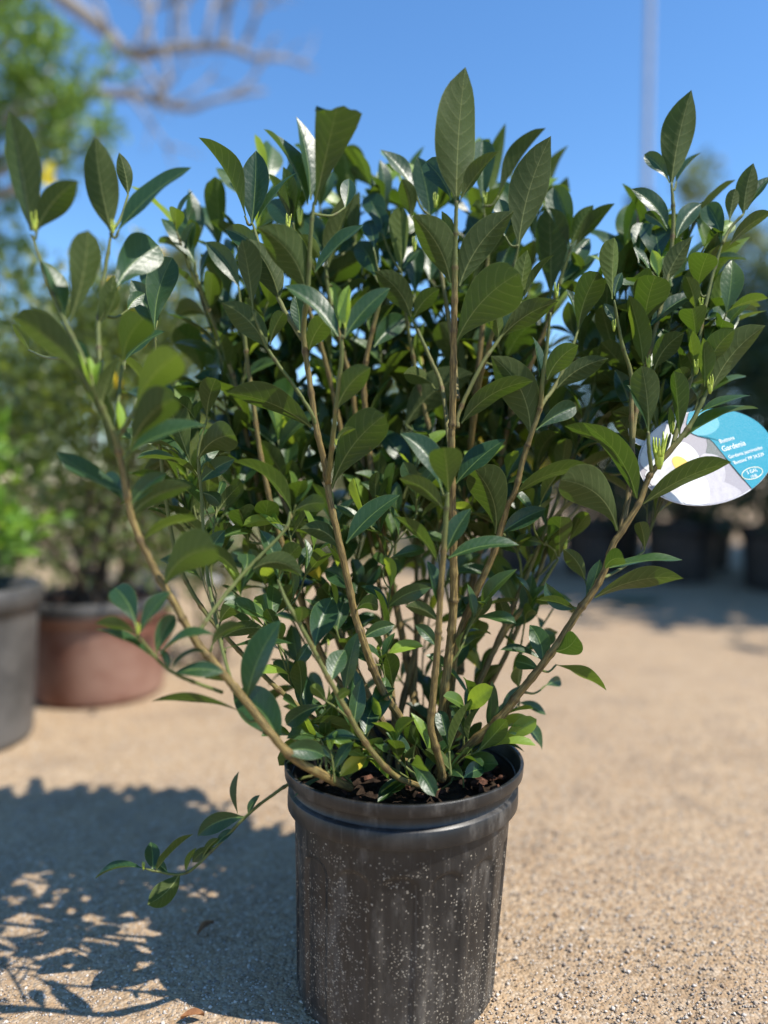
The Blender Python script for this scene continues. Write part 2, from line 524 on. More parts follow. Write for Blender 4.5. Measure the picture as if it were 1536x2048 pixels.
# ------------------------------------------------------------------ nursery pots
def lathe(profile, cx, cy, seg, radial=None, skip=None):
    prof = np.asarray(profile, float)
    th = np.linspace(0, 2 * math.pi, seg, endpoint=False)
    Rr = np.repeat(prof[:, 0][:, None], seg, 1)
    Zz = np.repeat(prof[:, 1][:, None], seg, 1)
    if radial is not None:
        Rr = Rr + radial(th[None, :], Zz, Rr)
    V = np.stack([cx + Rr * np.cos(th), cy + Rr * np.sin(th), Zz], -1).reshape(-1, 3)
    F = []
    for i in range(len(prof) - 1):
        for j in range(seg):
            k = (j + 1) % seg
            if skip is not None and skip(th[j], prof[i, 1]): continue
            F.append((i * seg + j, i * seg + k, (i + 1) * seg + k, (i + 1) * seg + j))
    return V, F

rc = P(808, 1512, 0.92)
POT_X, POT_Y, POT_H = rc[0], rc[1], 0.275

def build_main_pot():
    root = empty('nursery_pot', (POT_X, POT_Y, 0))
    tag(root, 'black ribbed plastic nursery pot with mud specks holding the big glossy shrub', 'pot')
    prof = [(0.070, 0.004), (0.108, 0.0015), (0.1155, 0.002), (0.1180, 0.006)]
    for z in np.linspace(0.010, 0.2205, 96):
        prof.append((0.1185 + (0.1268 - 0.1185) * (z - 0.007) / 0.2135, z))
    prof += [(0.1270, 0.2222), (0.1274, 0.2226), (0.1335, 0.2246), (0.1350, 0.2252), (0.1354, 0.2258), (0.1356, 0.2330), (0.1350, 0.2436), (0.1346, 0.2442), (0.1306, 0.2462), (0.1300, 0.2468),
             (0.1300, 0.2586), (0.1304, 0.2594), (0.1372, 0.2608), (0.1390, 0.2612), (0.1395, 0.2618), (0.1400, 0.2680), (0.1402, 0.2740),
             (0.1399, 0.2747), (0.1392, 0.2750), (0.1370, 0.2750), (0.1362, 0.2744), (0.1352, 0.2690), (0.1310, 0.2590), (0.1275, 0.2450), (0.1240, 0.2250), (0.118, 0.12)]
    NP = 15
    wob = lambda th, z: 0.0014 * np.sin(2 * th + 0.6) * (0.4 + z * 3) + 0.0005 * np.sin(5 * th + 11 * z)
    def radial(th, z, r):
        ph = (th * NP / (2 * math.pi) + 0.32) % 1.0 - 0.5            # -0.5..0.5 in a panel
        half = 0.36
        dx = np.abs(ph) / half                                       # 1 at panel side
        ztop = 0.192
        rad = 0.017
        zz = np.clip((z - (ztop - rad)) / rad, 0, 2)
        inside = np.sqrt(np.minimum(dx, 3) ** 2 + zz ** 2)
        m = 1 - np.clip((inside - 0.86) / 0.26, 0, 1)
        m = m * m * (3 - 2 * m) * (z > 0.008) * (z < 0.215) * (r > 0.10)
        return -0.0034 * m + wob(th, z) * (z > 0.02)
    hole = lambda th, z: 0.004 < z < 0.020 and any(abs(((th - a + math.pi) % (2 * math.pi)) - math.pi) < 0.10 for a in (R(-72), R(-72 + 120), R(-72 - 120)))
    V, F = lathe(prof, POT_X, POT_Y, 300, radial, hole)
    V[:, 0] -= 0.0105 * (1 - V[:, 2] / 0.275)          # the pot stands slightly out of plumb
    mesh_obj('pot_wall', V, F, M['pot'], root)
    # soil, lumpy disc
    V = [(POT_X, POT_Y, 0.240)]; F = []
    rings, seg = 14, 56
    for i in range(1, rings + 1):
        r = 0.1290 * i / rings
        for j in range(seg):
            a = 2 * math.pi * j / seg
            V.append((POT_X + r * math.cos(a), POT_Y + r * math.sin(a), 0.238 + random.uniform(-.004, .005) + 0.006 * math.cos(i / rings * 2.5)))
    for j in range(seg):
        F.append((0, 1 + j, 1 + (j + 1) % seg))
    for i in range(rings - 1):
        for j in range(seg):
            a = 1 + i * seg + j; b = 1 + i * seg + (j + 1) % seg
            F.append((a, a + seg, b + seg, b))
    soil = mesh_obj('soil', V, F, M['soil'], root)
    for k in range(24):
        a = random.uniform(0, 6.28); r = 0.125 * math.sqrt(random.random())
        if k < 14: a = R(random.uniform(-25, 25)); r = random.uniform(0.085, 0.122)
        c = np.array((POT_X + r * math.cos(a), POT_Y + r * math.sin(a), 0.2455))
        s = random.uniform(0.003, 0.008)
        rot = np.array(Matrix.Rotation(random.uniform(0, 3), 3, 'Z') @ Matrix.Rotation(random.uniform(-.5, .5), 3, 'X'))
        vs = []
        for (x, y, z) in ((-1, -.6, -.3), (1, -.5, -.3), (1.1, .6, -.3), (-.9, .7, -.3), (-.8, -.5, .3), (.8, -.4, .35), (.9, .45, .25), (-.7, .5, .3)):
            vs.append(c + rot @ (np.array((x, y, z)) * s * (0.8 + 0.4 * random.random())))
        mesh_obj('bark_chip', vs, [(0, 3, 2, 1), (4, 5, 6, 7), (0, 1, 5, 4), (1, 2, 6, 5), (2, 3, 7, 6), (3, 0, 4, 7)], M['chip'], soil, smooth=False)
    return root
build_main_pot()

# ------------------------------------------------------------------ the gardenia shrub
SHRUB = empty('gardenia_shrub', (POT_X, POT_Y, 0.24))
tag(SHRUB, 'large glossy dark green gardenia shrub growing in the black nursery pot', 'shrub')

# visible stems: (photo x, photo y, depth) along the stem from the base up; thickness in photo pixels at base and tip
STEMS = [
 ([(700,1575,.86),(650,1552,.80),(575,1505,.765),(490,1400,.755),(440,1340,.75),(390,1280,.745),(350,1210,.74),(312,1145,.735),(268,1050,.73),(253,983,.725),(240,917,.72),(230,873,.715),(210,827,.71),(187,777,.70)], 24, 16),
 ([(187,777,.70),(165,715,.705),(133,650,.71),(98,570,.715),(63,472,.72)], 13, 9),
 ([(206,815,.71),(200,730,.73),(197,650,.745),(207,560,.755),(222,468,.76)], 13, 10),
 ([(234,880,.717),(253,848,.715),(272,817,.71)], 14, 10),
 ([(233,860,.72),(238,790,.74),(246,722,.75)], 10, 8),
 ([(870,1585,.89),(850,1575,.86),(788,1550,.82),(729,1483,.80),(687,1409,.79),(655,1353,.785),(627,1300,.78),(599,1248,.775),(574,1205,.775),(556,1160,.78)], 17, 10),
 ([(840,1540,.92),(827,1494,.90),(799,1434,.885),(771,1392,.875),(743,1329,.865),(725,1276,.86),(711,1234,.86),(700,1181,.855),(683,1103,.85),(660,1000,.845),(655,963,.845),(647,917,.84),(633,857,.835),(620,767,.83),(607,667,.825),(615,585,.81),(622,467,.795),(628,405,.79)], 23, 13),
 ([(655,968,.845),(663,900,.82),(672,817,.80),(683,717,.785),(683,672,.78)], 15, 10),
 ([(634,862,.836),(623,827,.83),(587,770,.825),(537,700,.82),(505,622,.815)], 11, 8),
 ([(608,680,.826),(597,667,.83),(560,603,.845),(525,510,.86),(505,447,.87)], 14, 9),
 ([(885,1560,.86),(880,1525,.845),(862,1459,.83),(864,1416,.825),(869,1360,.82),(875,1293,.815),(878,1241,.81),(882,1170,.805),(887,1105,.80),(893,1017,.795),(896,985,.793)], 21, 14),
 ([(890,1545,.93),(880,1473,.915),(894,1346,.905),(905,1241,.90),(908,1170,.895),(905,1040,.885),(903,890,.87),(905,833,.865),(907,700,.85),(909,600,.84),(910,500,.83),(913,402,.82)], 25, 15),
 ([(915,855,.867),(919,822,.868),(963,730,.87),(997,680,.875),(1042,603,.88)], 13, 9),
 ([(895,1560,.93),(925,1505,.905),(1000,1435,.885),(1035,1390,.88),(1070,1348,.875),(1115,1288,.87),(1157,1222,.865),(1185,1185,.862),(1207,1145,.86),(1226,1089,.858),(1241,1066,.857),(1276,1010,.855),(1293,966,.853),(1305,943,.852),(1355,884,.85),(1381,849,.85),(1408,796,.85),(1417,776,.85)], 23, 12),
 ([(1241,1066,.857),(1258,987,.875),(1264,914,.885),(1263,826,.89),(1264,767,.895),(1258,732,.895),(1244,688,.89),(1228,600,.88)], 16, 9),
 ([(1304,945,.852),(1298,900,.845),(1296,862,.845)], 11, 9),
 ([(1306,942,.852),(1330,900,.865),(1341,868,.868)], 10, 8),
 ([(880,1520,.96),(900,1400,.95),(912,1293,.935),(947,1198,.925),(988,1105,.915),(1013,1017,.905),(1030,983,.90),(1047,917,.895),(1063,867,.89),(1080,817,.885),(1085,760,.875),(1093,700,.87),(1101,625,.865)], 22, 10),
 ([(1080,817,.885),(1090,800,.89),(1110,773,.90),(1135,720,.91),(1156,662,.92)], 12, 9),
 ([(910,1500,.97),(940,1400,.97),(1010,1265,.965),(1067,1193,.96),(1117,1117,.955)], 17, 9),
 # stems further back
 ([(860,1480,.97),(835,1420,.985),(800,1250,1.0),(745,950,1.0),(728,790,.99),(733,715,.985),(760,600,.975),(765,560,.97)], 22, 10),
 ([(850,1480,.99),(830,1400,1.0),(790,1200,1.01),(730,950,1.02),(700,760,1.01),(660,600,1.0),(650,520,.99)], 20, 9),
 ([(690,900,1.02),(650,720,1.0),(600,560,.97),(586,445,.95)], 14, 9),
 ([(900,900,.87),(885,780,.93),(863,723,.945),(823,634,.955)], 13, 9),
 ([(870,900,1.0),(840,780,1.0),(815,650,.99),(803,545,.985)], 13, 8),
 ([(915,800,.90),(905,690,.95),(883,550,.965),(860,433,.97)], 14, 9),
 ([(905,1250,1.02),(930,1000,1.03),(950,800,1.02),(965,650,1.01),(975,520,1.0),(967,412,.99)], 19, 9),
 ([(940,900,1.02),(960,760,.98),(990,650,.95),(1020,560,.93),(1037,492,.92)], 14, 9),
 ([(920,1350,1.0),(930,1250,1.02),(980,1000,1.04),(1020,850,1.03),(1057,740,1.02),(1093,650,1.01),(1120,560,1.0),(1143,492,.99)], 20, 9),
 ([(1263,900,.886),(1275,800,.90),(1300,700,.91),(1325,600,.92),(1340,520,.925),(1347,440,.925),(1343,366,.925)], 13, 10),
 ([(1345,895,.852),(1372,790,.88),(1392,720,.90),(1405,640,.91),(1425,550,.915),(1444,488,.915)], 12, 9),
 ([(1444,488,.915),(1462,455,.92),(1487,428,.92)], 9, 7),
 ([(1200,1160,.863),(1240,1138,.90),(1270,1116,.92),(1289,1101,.93)], 9, 6),
 ([(650,1330,1.03),(560,1150,1.04),(500,900,1.03),(465,750,1.02),(425,640,1.01),(395,560,1.0),(390,525,.995)], 15, 8),
 ([(800,1490,.96),(740,1430,.96),(640,1300,.965),(540,1000,.97),(500,760,.965),(490,680,.96),(477,573,.955)], 18, 9),
 ([(462,1362,.76),(445,1300,.79),(427,1217,.82),(413,1133,.84),(402,983,.85),(397,905,.85),(414,838,.85)], 10, 7),
 ([(760,1510,.93),(700,1490,.92),(593,1410,.91),(493,1317,.905),(400,1210,.90),(350,1100,.90),(320,900,.90),(312,740,.895),(310,660,.89)], 15, 8),
 ([(393,1270,.746),(437,1207,.765),(493,1140,.785),(567,1063,.80),(581,1022,.805)], 12, 8),
 ([(445,1385,.76),(377,1360,.735),(340,1340,.725),(310,1313,.715),(278,1272,.705)], 10, 8),
 ([(690,1545,.93),(640,1550,.93),(590,1562,.93),(545,1590,.925),(496,1629,.92),(430,1695,.915),(371,1746,.91),(312,1742,.905),(284,1735,.90)], 10, 6),
 ([(669,1565,.80),(666,1530,.80),(661,1500,.80)], 6, 5),
 ([(760,1505,.84),(735,1478,.84),(690,1430,.82),(650,1400,.81)], 8, 5),
 ([(540,1110,.97),(530,1090,.94),(500,1086,.93)], 8, 6),
 ([(927,1575,.86),(926,1555,.855)], 5, 4),
]
# leaves: base x, y, tip x, y, apparent width, visible side (u under, t top, y young, g fresh green under), sideways bow px, shape (e elliptic, o obovate, c cut), depth offset of base
LEAVES = [
 # ---- left shoots
 (62,462,17,220,64,'u',6,'e'),(74,460,156,362,55,'u',-14,'e'),(222,462,190,273,68,'u',-6,'e'),(238,460,383,335,36,'t',-14,'e'),
 (256,390,238,305,30,'u',4,'e',.06),(140,642,176,460,62,'u',10,'o'),(230,585,318,492,80,'t',-18,'o'),(310,662,345,515,60,'t',-14,'o'),
 (390,527,322,437,35,'t',10,'e'),(388,500,378,378,33,'t',4,'e',.05),(128,630,83,520,30,'t',10,'e'),(197,648,228,547,33,'u',8,'e'),(206,640,231,582,27,'g',6,'o'),
 (180,782,25,635,58,'u',26,'o'),(184,766,134,683,44,'t',8,'o'),(188,785,158,705,18,'y',4,'e'),(190,785,178,712,15,'y',-3,'e'),(192,785,202,722,14,'y',-3,'e'),(203,818,236,716,27,'u',-6,'e'),
 (246,722,287,636,68,'u',-12,'o'),(270,817,357,708,74,'g',-16,'o'),(261,900,350,797,74,'u',-20,'o'),(256,908,413,852,30,'t',-16,'e'),(240,866,236,802,16,'y',2,'e'),
 (224,908,145,742,28,'u',14,'e'),(247,1004,207,952,38,'t',8,'o'),(247,985,112,903,36,'t',-8,'e'),(264,1030,383,973,42,'u',-18,'e'),(262,1010,333,947,36,'t',-8,'e'),
 (400,965,470,918,36,'t',-8,'e'),(286,1080,395,1037,22,'g',-14,'e'),(326,1177,432,1098,86,'u',-30,'o'),
 (58,700,24,648,20,'g',5,'e',.2),(250,722,330,663,25,'t',-10,'e',.1),(312,600,290,520,42,'t',6,'e',.06),(255,620,290,587,26,'t',-6,'e',.1),
 (325,575,320,517,22,'g',5,'e',.06),(310,668,262,560,48,'t',10,'e',.04),
 # ---- left low shoot
 (273,1255,230,1175,50,'t',10,'o'),(275,1270,190,1248,22,'u',8,'e'),(281,1265,343,1183,29,'t',-8,'e'),(312,1313,350,1230,36,'t',-8,'o'),(314,1317,430,1270,15,'t',-22,'e'),
 (347,1347,448,1345,32,'t',-10,'e'),(344,1338,410,1303,10,'t',-14,'e'),(310,1318,190,1258,15,'t',10,'e'),(337,1338,318,1298,15,'t',6,'e'),
 (480,1423,302,1403,15,'u',16,'e'),(493,1403,562,1240,55,'t',-14,'e'),(557,1487,466,1385,76,'t',22,'e'),(562,1508,650,1512,42,'t',-14,'e'),(652,1410,573,1450,36,'t',10,'o'),
 (460,1365,408,1357,14,'g',6,'e'),
 # ---- left middle
 (396,920,470,870,64,'u',-18,'o'),(414,838,432,757,42,'u',-6,'o'),(390,840,353,803,36,'u',6,'o',.05),(407,757,350,657,60,'u',14,'o',.12),(417,763,440,693,38,'t',-6,'e',.1),(447,777,497,757,25,'t',-8,'e',.1),
 (497,1086,477,1018,58,'u',4,'o'),(530,1085,537,1000,50,'u',-4,'o'),(582,1022,467,923,28,'u',26,'e'),(584,1026,650,1007,36,'u',-10,'o'),
 (507,1138,603,1153,38,'u',-26,'e'),(477,1150,390,1093,26,'u',14,'e'),(489,1143,494,1108,36,'t',4,'o'),(598,1248,602,1213,30,'u',4,'e'),(594,1246,550,1230,14,'t',6,'e'),
 (424,1292,493,1253,24,'u',-16,'e'),(440,1245,493,1200,40,'u',-12,'e',.02),(445,1275,528,1258,30,'u',-12,'e',.05),(450,1297,590,1288,13,'t',-8,'e',.04),(437,1205,470,1190,18,'t',-4,'o'),
 (560,1165,520,1060,36,'t',10,'e',.05),(556,1160,600,1090,38,'u',-8,'o',.04),(413,1130,450,1060,34,'t',-8,'e',.03),(402,985,440,1010,30,'u',-8,'e',.03),
 # ---- top, left of centre
 (490,432,397,275,28,'u',14,'e'),(504,446,512,301,58,'t',3,'e'),(513,444,594,345,12,'t',-8,'e'),(614,410,527,258,24,'t',16,'e'),(620,400,592,233,38,'t',10,'e'),(629,410,674,214,92,'u',0,'c'),
 (587,443,598,303,40,'t',-3,'e'),(583,441,566,333,29,'u',4,'e'),(580,440,536,347,20,'u',4,'e'),(612,587,516,455,78,'u',26,'e'),(559,602,492,477,60,'u',14,'e'),(505,620,484,480,47,'u',4,'o'),
 (535,698,443,605,55,'u',16,'e'),(540,690,568,624,33,'u',-6,'o'),(458,598,401,507,36,'g',10,'e',.1),(478,574,410,484,42,'t',10,'e'),(525,515,450,458,42,'t',12,'e'),(588,465,533,403,46,'t',12,'e'),
 (647,512,607,440,50,'t',8,'o'),(642,520,598,470,36,'g',6,'e'),(630,545,727,450,26,'t',-8,'e'),(657,535,710,383,40,'u',-6,'e'),(712,485,720,383,28,'u',-3,'e',.05),(690,415,698,357,32,'t',3,'e',.1),
 (662,485,654,415,36,'t',4,'o',.1),(765,468,733,392,46,'t',8,'o'),(770,478,746,410,33,'t',6,'e'),(748,500,737,440,36,'t',4,'o'),(800,548,804,414,43,'g',2,'o'),(822,434,803,358,38,'u',6,'e'),
 (828,382,760,299,26,'t',8,'e'),(860,433,834,313,50,'t',6,'e'),(903,400,852,323,46,'t',8,'o'),(913,405,931,134,89,'u',-6,'e'),(921,402,997,304,28,'u',-8,'e'),(967,412,966,280,50,'t',-2,'o'),
 (676,673,568,572,40,'t',14,'e'),(690,675,780,576,42,'t',-10,'e'),(680,656,662,563,33,'y',5,'e'),(692,656,698,570,29,'y',-4,'e'),(618,700,660,630,46,'u',-8,'e'),(655,570,727,520,56,'u',-14,'e',.06),
 (750,552,715,483,50,'t',8,'e'),(806,538,840,500,16,'t',-4,'e'),(830,594,827,493,46,'t',2,'o',.04),(748,694,813,636,46,'t',-8,'e'),(822,634,750,543,52,'u',16,'e'),(828,634,879,578,36,'u',-8,'e'),
 (530,510,470,520,30,'t',10,'e',.03),(600,665,590,590,30,'t',4,'e',.06),(700,560,690,470,42,'t',6,'e',.06),(640,600,600,530,44,'t',8,'o',.05),(860,560,870,470,44,'t',-4,'e',.08),(780,560,772,500,34,'t',4,'e',.1),
 # ---- top, right of centre
 (997,392,1092,256,29,'u',-8,'e'),(1037,492,1102,272,75,'u',-14,'e'),(1137,500,1107,373,54,'t',10,'o'),(1101,602,1098,414,68,'u',2,'o'),(1143,488,1187,410,38,'g',-6,'e'),(1149,497,1230,407,26,'u',-8,'e'),
 (1123,568,1180,477,50,'t',-8,'e'),(1117,600,1200,506,29,'t',-8,'e'),(1042,603,1055,500,38,'g',-4,'e'),(1047,600,1108,510,13,'u',-8,'e'),(910,690,1039,546,105,'u',-22,'o'),(919,572,1028,422,64,'u',-20,'e'),
 (945,567,1047,452,46,'u',-14,'e'),(901,566,825,431,70,'u',18,'e'),(900,493,883,422,23,'g',4,'e'),(968,430,945,410,26,'g',4,'o'),(1010,472,998,398,36,'t',4,'e'),
 (997,680,987,616,28,'g',3,'e'),(1000,678,1117,603,45,'u',-14,'e'),(1005,670,1035,614,20,'t',-4,'e'),(1078,753,1065,673,13,'t',3,'e'),(1013,717,1070,642,60,'u',-10,'e',.06),
 (1000,560,1030,470,40,'t',-6,'e',.08),(960,520,935,430,40,'t',6,'e',.06),
 # ---- right shoots
 (1343,365,1383,180,68,'u',-6,'e'),(1339,366,1288,309,29,'t',8,'o'),(1352,364,1402,305,12,'t',-6,'e',.05),(1335,457,1262,378,33,'t',14,'e'),(1333,462,1290,427,23,'t',6,'o'),(1353,476,1402,408,38,'t',-10,'e'),
 (1278,528,1285,446,42,'t',-2,'o',.02),(1318,530,1306,446,60,'t',4,'o'),(1443,488,1413,410,43,'t',8,'o'),(1459,445,1471,377,26,'u',-2,'o'),(1487,428,1507,326,41,'u',-5,'e'),(1460,490,1545,425,27,'u',-10,'e'),
 (1494,420,1545,352,26,'t',-6,'e'),(1329,570,1384,476,38,'u',-8,'e'),(1317,553,1304,500,23,'y',3,'e'),(1321,522,1329,494,18,'y',-2,'e'),(1300,542,1267,494,14,'t',4,'e'),(1396,576,1416,507,56,'u',-4,'o'),
 (1391,617,1372,553,33,'g',4,'e'),(1225,598,1229,475,38,'g',-2,'o'),(1229,592,1244,545,20,'t',-3,'e'),(1156,664,1197,544,58,'u',-10,'o'),(1155,642,1133,578,16,'t',4,'e'),(1288,660,1311,551,72,'u',-6,'o'),
 (1299,655,1393,586,30,'t',-10,'e'),(1286,728,1257,590,42,'g',6,'e'),(1233,654,1207,607,19,'t',4,'e'),(1391,678,1384,617,55,'u',2,'o'),(1329,596,1367,563,40,'t',-6,'o',.03),(1302,739,1328,659,46,'t',-6,'o'),
 (1309,738,1368,666,45,'u',-12,'e'),(1389,752,1375,653,23,'g',4,'e'),(1409,773,1406,675,29,'g',2,'e'),(1413,738,1470,659,46,'u',-10,'e'),(1411,688,1474,614,60,'t',-10,'e'),(1421,785,1531,651,56,'u',-18,'e'),
 (1418,748,1452,700,40,'t',-6,'o',.04),(1470,628,1516,627,23,'t',-8,'e',.04),(1399,826,1501,791,15,'t',-6,'e'),(1370,876,1517,817,19,'t',-20,'e'),(1296,864,1283,732,56,'u',6,'o'),(1359,873,1348,742,38,'u',2,'o'),
 (1376,790,1358,736,32,'u',4,'o',.03),(1294,856,1255,770,24,'t',8,'e'),(1272,800,1258,757,34,'t',4,'o'),(1273,997,1166,846,46,'u',24,'e'),(1240,905,1129,852,30,'u',6,'e',.03),(1287,1008,1463,924,42,'u',-14,'e'),
 (1235,1062,1121,960,86,'u',34,'o'),(1030,990,1183,933,30,'u',-18,'e'),(1340,870,1339,814,12,'g',2,'e'),(1289,1101,1279,1044,29,'u',4,'o'),(1208,1144,1248,1117,38,'u',-14,'o'),(1219,1136,1365,1120,20,'t',-8,'e'),
 (1189,1196,1367,1157,38,'u',-20,'e'),(1172,1195,1200,1119,28,'t',4,'e',.02),(1170,1160,1126,1098,34,'u',10,'e',.05),(1153,1216,1091,1164,32,'t',-18,'e'),(1152,1222,1073,1200,16,'u',8,'e'),
 (1085,1328,1059,1250,40,'t',12,'e'),(1105,1302,1154,1272,48,'u',12,'o'),(1083,1342,1031,1323,30,'t',4,'o'),(1084,1320,1000,1300,16,'t',8,'e',.03),(1112,1330,1213,1381,19,'g',-6,'e',.04),
 (1038,1405,1092,1430,18,'t',-4,'e',.1),(1032,1440,1084,1501,20,'t',-12,'e',.06),(1090,1372,1122,1362,22,'t',-3,'o',.08),(1262,830,1230,740,38,'t',6,'e',.04),(1264,915,1210,868,38,'t',4,'e',.05),
 (1233,853,1178,767,36,'t',8,'e',.12),(1265,897,1238,840,36,'u',6,'o',.04),(1193,933,1150,863,42,'t',4,'e',.12),
 # ---- centre
 (812,850,947,747,70,'u',-24,'e'),(923,847,1067,762,42,'u',-24,'e'),(1061,868,982,712,76,'u',28,'e'),(897,987,888,895,68,'u',2,'o',-.005),(991,1068,950,940,80,'u',20,'o'),(912,968,1012,878,40,'t',-8,'e'),
 (882,975,800,867,46,'t',22,'e'),(885,1017,798,957,36,'u',14,'e'),(897,1117,1038,1090,30,'t',-14,'e'),(874,1125,790,1033,24,'u',14,'e'),(893,1105,942,1017,36,'t',-6,'e'),(875,1208,854,1122,26,'t',6,'e'),
 (897,1153,1003,1178,24,'t',-26,'e',.06),(1119,1114,1122,1033,50,'u',-2,'o'),(1003,1067,1093,1017,38,'t',-6,'e'),(1072,860,1152,813,40,'t',-6,'o'),(1113,777,1217,717,42,'u',-14,'e'),(1094,760,1157,690,46,'u',-12,'e'),
 (863,767,807,747,36,'u',8,'e',.04),(623,856,453,786,52,'u',18,'e'),(663,977,770,830,82,'u',-20,'o'),(674,818,742,735,52,'u',-14,'e'),(673,884,712,858,14,'g',-10,'e'),(718,1035,717,930,66,'u',0,'o',.1),
 (693,1087,800,990,42,'t',-10,'e'),(680,1100,600,1058,38,'u',22,'e'),(634,1297,752,1234,27,'t',-10,'e'),(630,1292,665,1195,56,'t',-6,'e',.03),(606,1243,708,1174,36,'t',-10,'e'),(731,1470,752,1402,40,'t',-6,'e'),
 (722,1481,646,1481,20,'t',8,'e'),(690,1383,715,1265,36,'t',-4,'e',.03),(663,1362,690,1300,40,'t',-6,'e'),(650,1400,620,1372,24,'g',6,'e'),(711,1224,757,1214,34,'u',-16,'o'),(753,1163,845,1108,30,'u',-8,'e',.06),
 (808,1135,842,1129,12,'y',-3,'e',.06),(876,1242,811,1213,28,'u',10,'e'),(775,1311,847,1293,24,'y',-12,'e',.05),(785,1380,771,1307,42,'u',4,'o',.05),(936,1312,962,1241,50,'g',-4,'o'),(673,1400,700,1381,20,'u',-4,'e'),
 (778,1490,822,1459,24,'t',-6,'e',.0),(927,1555,889,1531,26,'t',4,'e'),(928,1555,970,1538,32,'t',-6,'e'),(661,1502,653,1475,10,'y',2,'e'),(663,1500,675,1462,9,'y',-2,'e'),(668,1545,708,1483,22,'t',-6,'e'),(664,1520,640,1490,14,'t',4,'e'),
 (1013,1260,996,1195,32,'u',4,'e'),(1004,1190,1063,1156,30,'u',-8,'e',.06),(1015,1258,1080,1209,36,'t',-6,'e',.0),(700,1180,650,1140,36,'t',8,'e',.03),(726,1276,790,1250,30,'t',-6,'e',.03),(872,1293,830,1250,26,'t',6,'e',.04),
 (745,1330,700,1290,30,'t',6,'e',.05),(905,1240,950,1200,34,'t',-6,'e',.03),(880,1473,850,1420,30,'t',6,'e',.04),(894,1346,940,1290,34,'t',-6,'e',.06),(925,1505,980,1460,26,'t',-6,'e',.05),
 # ---- low shoot hanging left of the pot
 (476,1628,478,1543,11,'t',-5,'e'),(488,1634,395,1672,38,'t',14,'e'),(405,1715,437,1676,16,'u',-4,'e'),(312,1742,387,1668,12,'u',-6,'e'),(284,1737,190,1758,13,'t',14,'e'),(360,1746,295,1809,46,'u',-10,'e'),(305,1740,301,1684,30,'t',3,'e'),(372,1744,394,1695,12,'g',-4,'e'),(430,1695,385,1725,24,'t',8,'e'),(430,1692,470,1660,16,'t',-4,'e'),(335,1745,300,1720,20,'t',4,'e'),(496,1629,520,1590,14,'t',-4,'e'),
]

CAM = np.array((0, 0, CAM_H))
ALL_STEM_PX, ALL_STEM_D = [], []
S3, SR3 = [], []
def age_of(r):
    return np.clip((np.asarray(r) - 0.0014) / 0.0034, 0, 1)

def stem_mesh(path3, radii, parent, seed, wood=None):
    rg = np.random.default_rng(seed)
    path3 = np.asarray(path3, float)
    seglen = np.linalg.norm(np.diff(path3, axis=0), axis=1)
    s = np.concatenate([[0], np.cumsum(seglen)])
    radii = np.asarray(radii, float).copy()
    # swollen nodes with leaf scars every few centimetres
    sp = rg.uniform(0.032, 0.045)
    off0 = rg.uniform(0, .03)
    node = np.exp(-(((s + off0) % sp - sp / 2) / 0.0022) ** 2)
    radii *= 0.76 * (1 + 0.30 * node + rg.normal(0, 0.012, len(s)))
    path3 = path3 + rg.normal(0, 0.00012, path3.shape)
    sides = 9
    V, F = tube(path3, radii, sides)
    rid = np.tile(np.sin(np.arange(sides) * 3.1) * 0.05, len(path3))
    ctr = np.repeat(path3, sides, 0)
    V = ctr + (V - ctr) * (1 + rid[:, None])
    an = np.tile(np.arange(sides) * 2 * math.pi / sides, len(path3))
    bark = np.stack([np.cos(an) * 1.6, np.sin(an) * 1.6, np.repeat(s, sides) * 28 + seed * 3.7], -1)
    S3.append(path3); SR3.append(radii)
    nodeattr = np.repeat(np.exp(-(((s + off0) % sp - sp / 2) / 0.0011) ** 2), sides)
    return mesh_obj('stem', V, F, M['stem'], parent, attrs={'age': np.repeat(age_of(radii) * (1 if wood is None else wood), sides), 'bark': bark, 'node': nodeattr})

for si, (pts, w0, w1) in enumerate(STEMS):
    pts = np.array(pts, float)
    n = max(14, int(np.sum(np.hypot(*np.diff(pts[:, :2], axis=0).T)) / 7))
    sp_ = smooth_path(pts, n)
    t = np.linspace(0, 1, n)
    wpx = w0 + (w1 - w0) * t
    wpx = wpx * (1 - 0.42 * np.clip((t - 0.86) / 0.14, 0, 1) ** 1.5)
    p3 = np.array([P(*q) for q in sp_])
    rad = 0.5 * wpx * sp_[:, 2] / FPX
    stem_mesh(p3, rad, SHRUB, 100 + si, np.clip((1.0 - t) / 0.22, 0, 1))
    ALL_STEM_PX.append(sp_[:, :2]); ALL_STEM_D.append(sp_[:, 2])
SPX = np.vstack(ALL_STEM_PX); SD = np.concatenate(ALL_STEM_D)

# ---- leaf blade
def profile(t, shape):
    """half width 0..1 along the blade"""
    t = np.asarray(t, float)
    if shape == 'o':
        a, b = 1.55, 0.62
    elif shape == 'c':
        a, b = 1.35, 0.30
    else:
        a, b = 1.15, 0.95
    w = (t ** a) * np.clip(1 - t, 0, 1) ** b
    tm = a / (a + b)
    w = w / (tm ** a * (1 - tm) ** b)
    if shape == 'e':                       # drawn-out point
        w = np.where(t > 0.9, w * (1 - 0.25 * (t - 0.9) / 0.1), w)
    return np.maximum(w, 0.085 * (1 - t) ** 2 + 0.004)

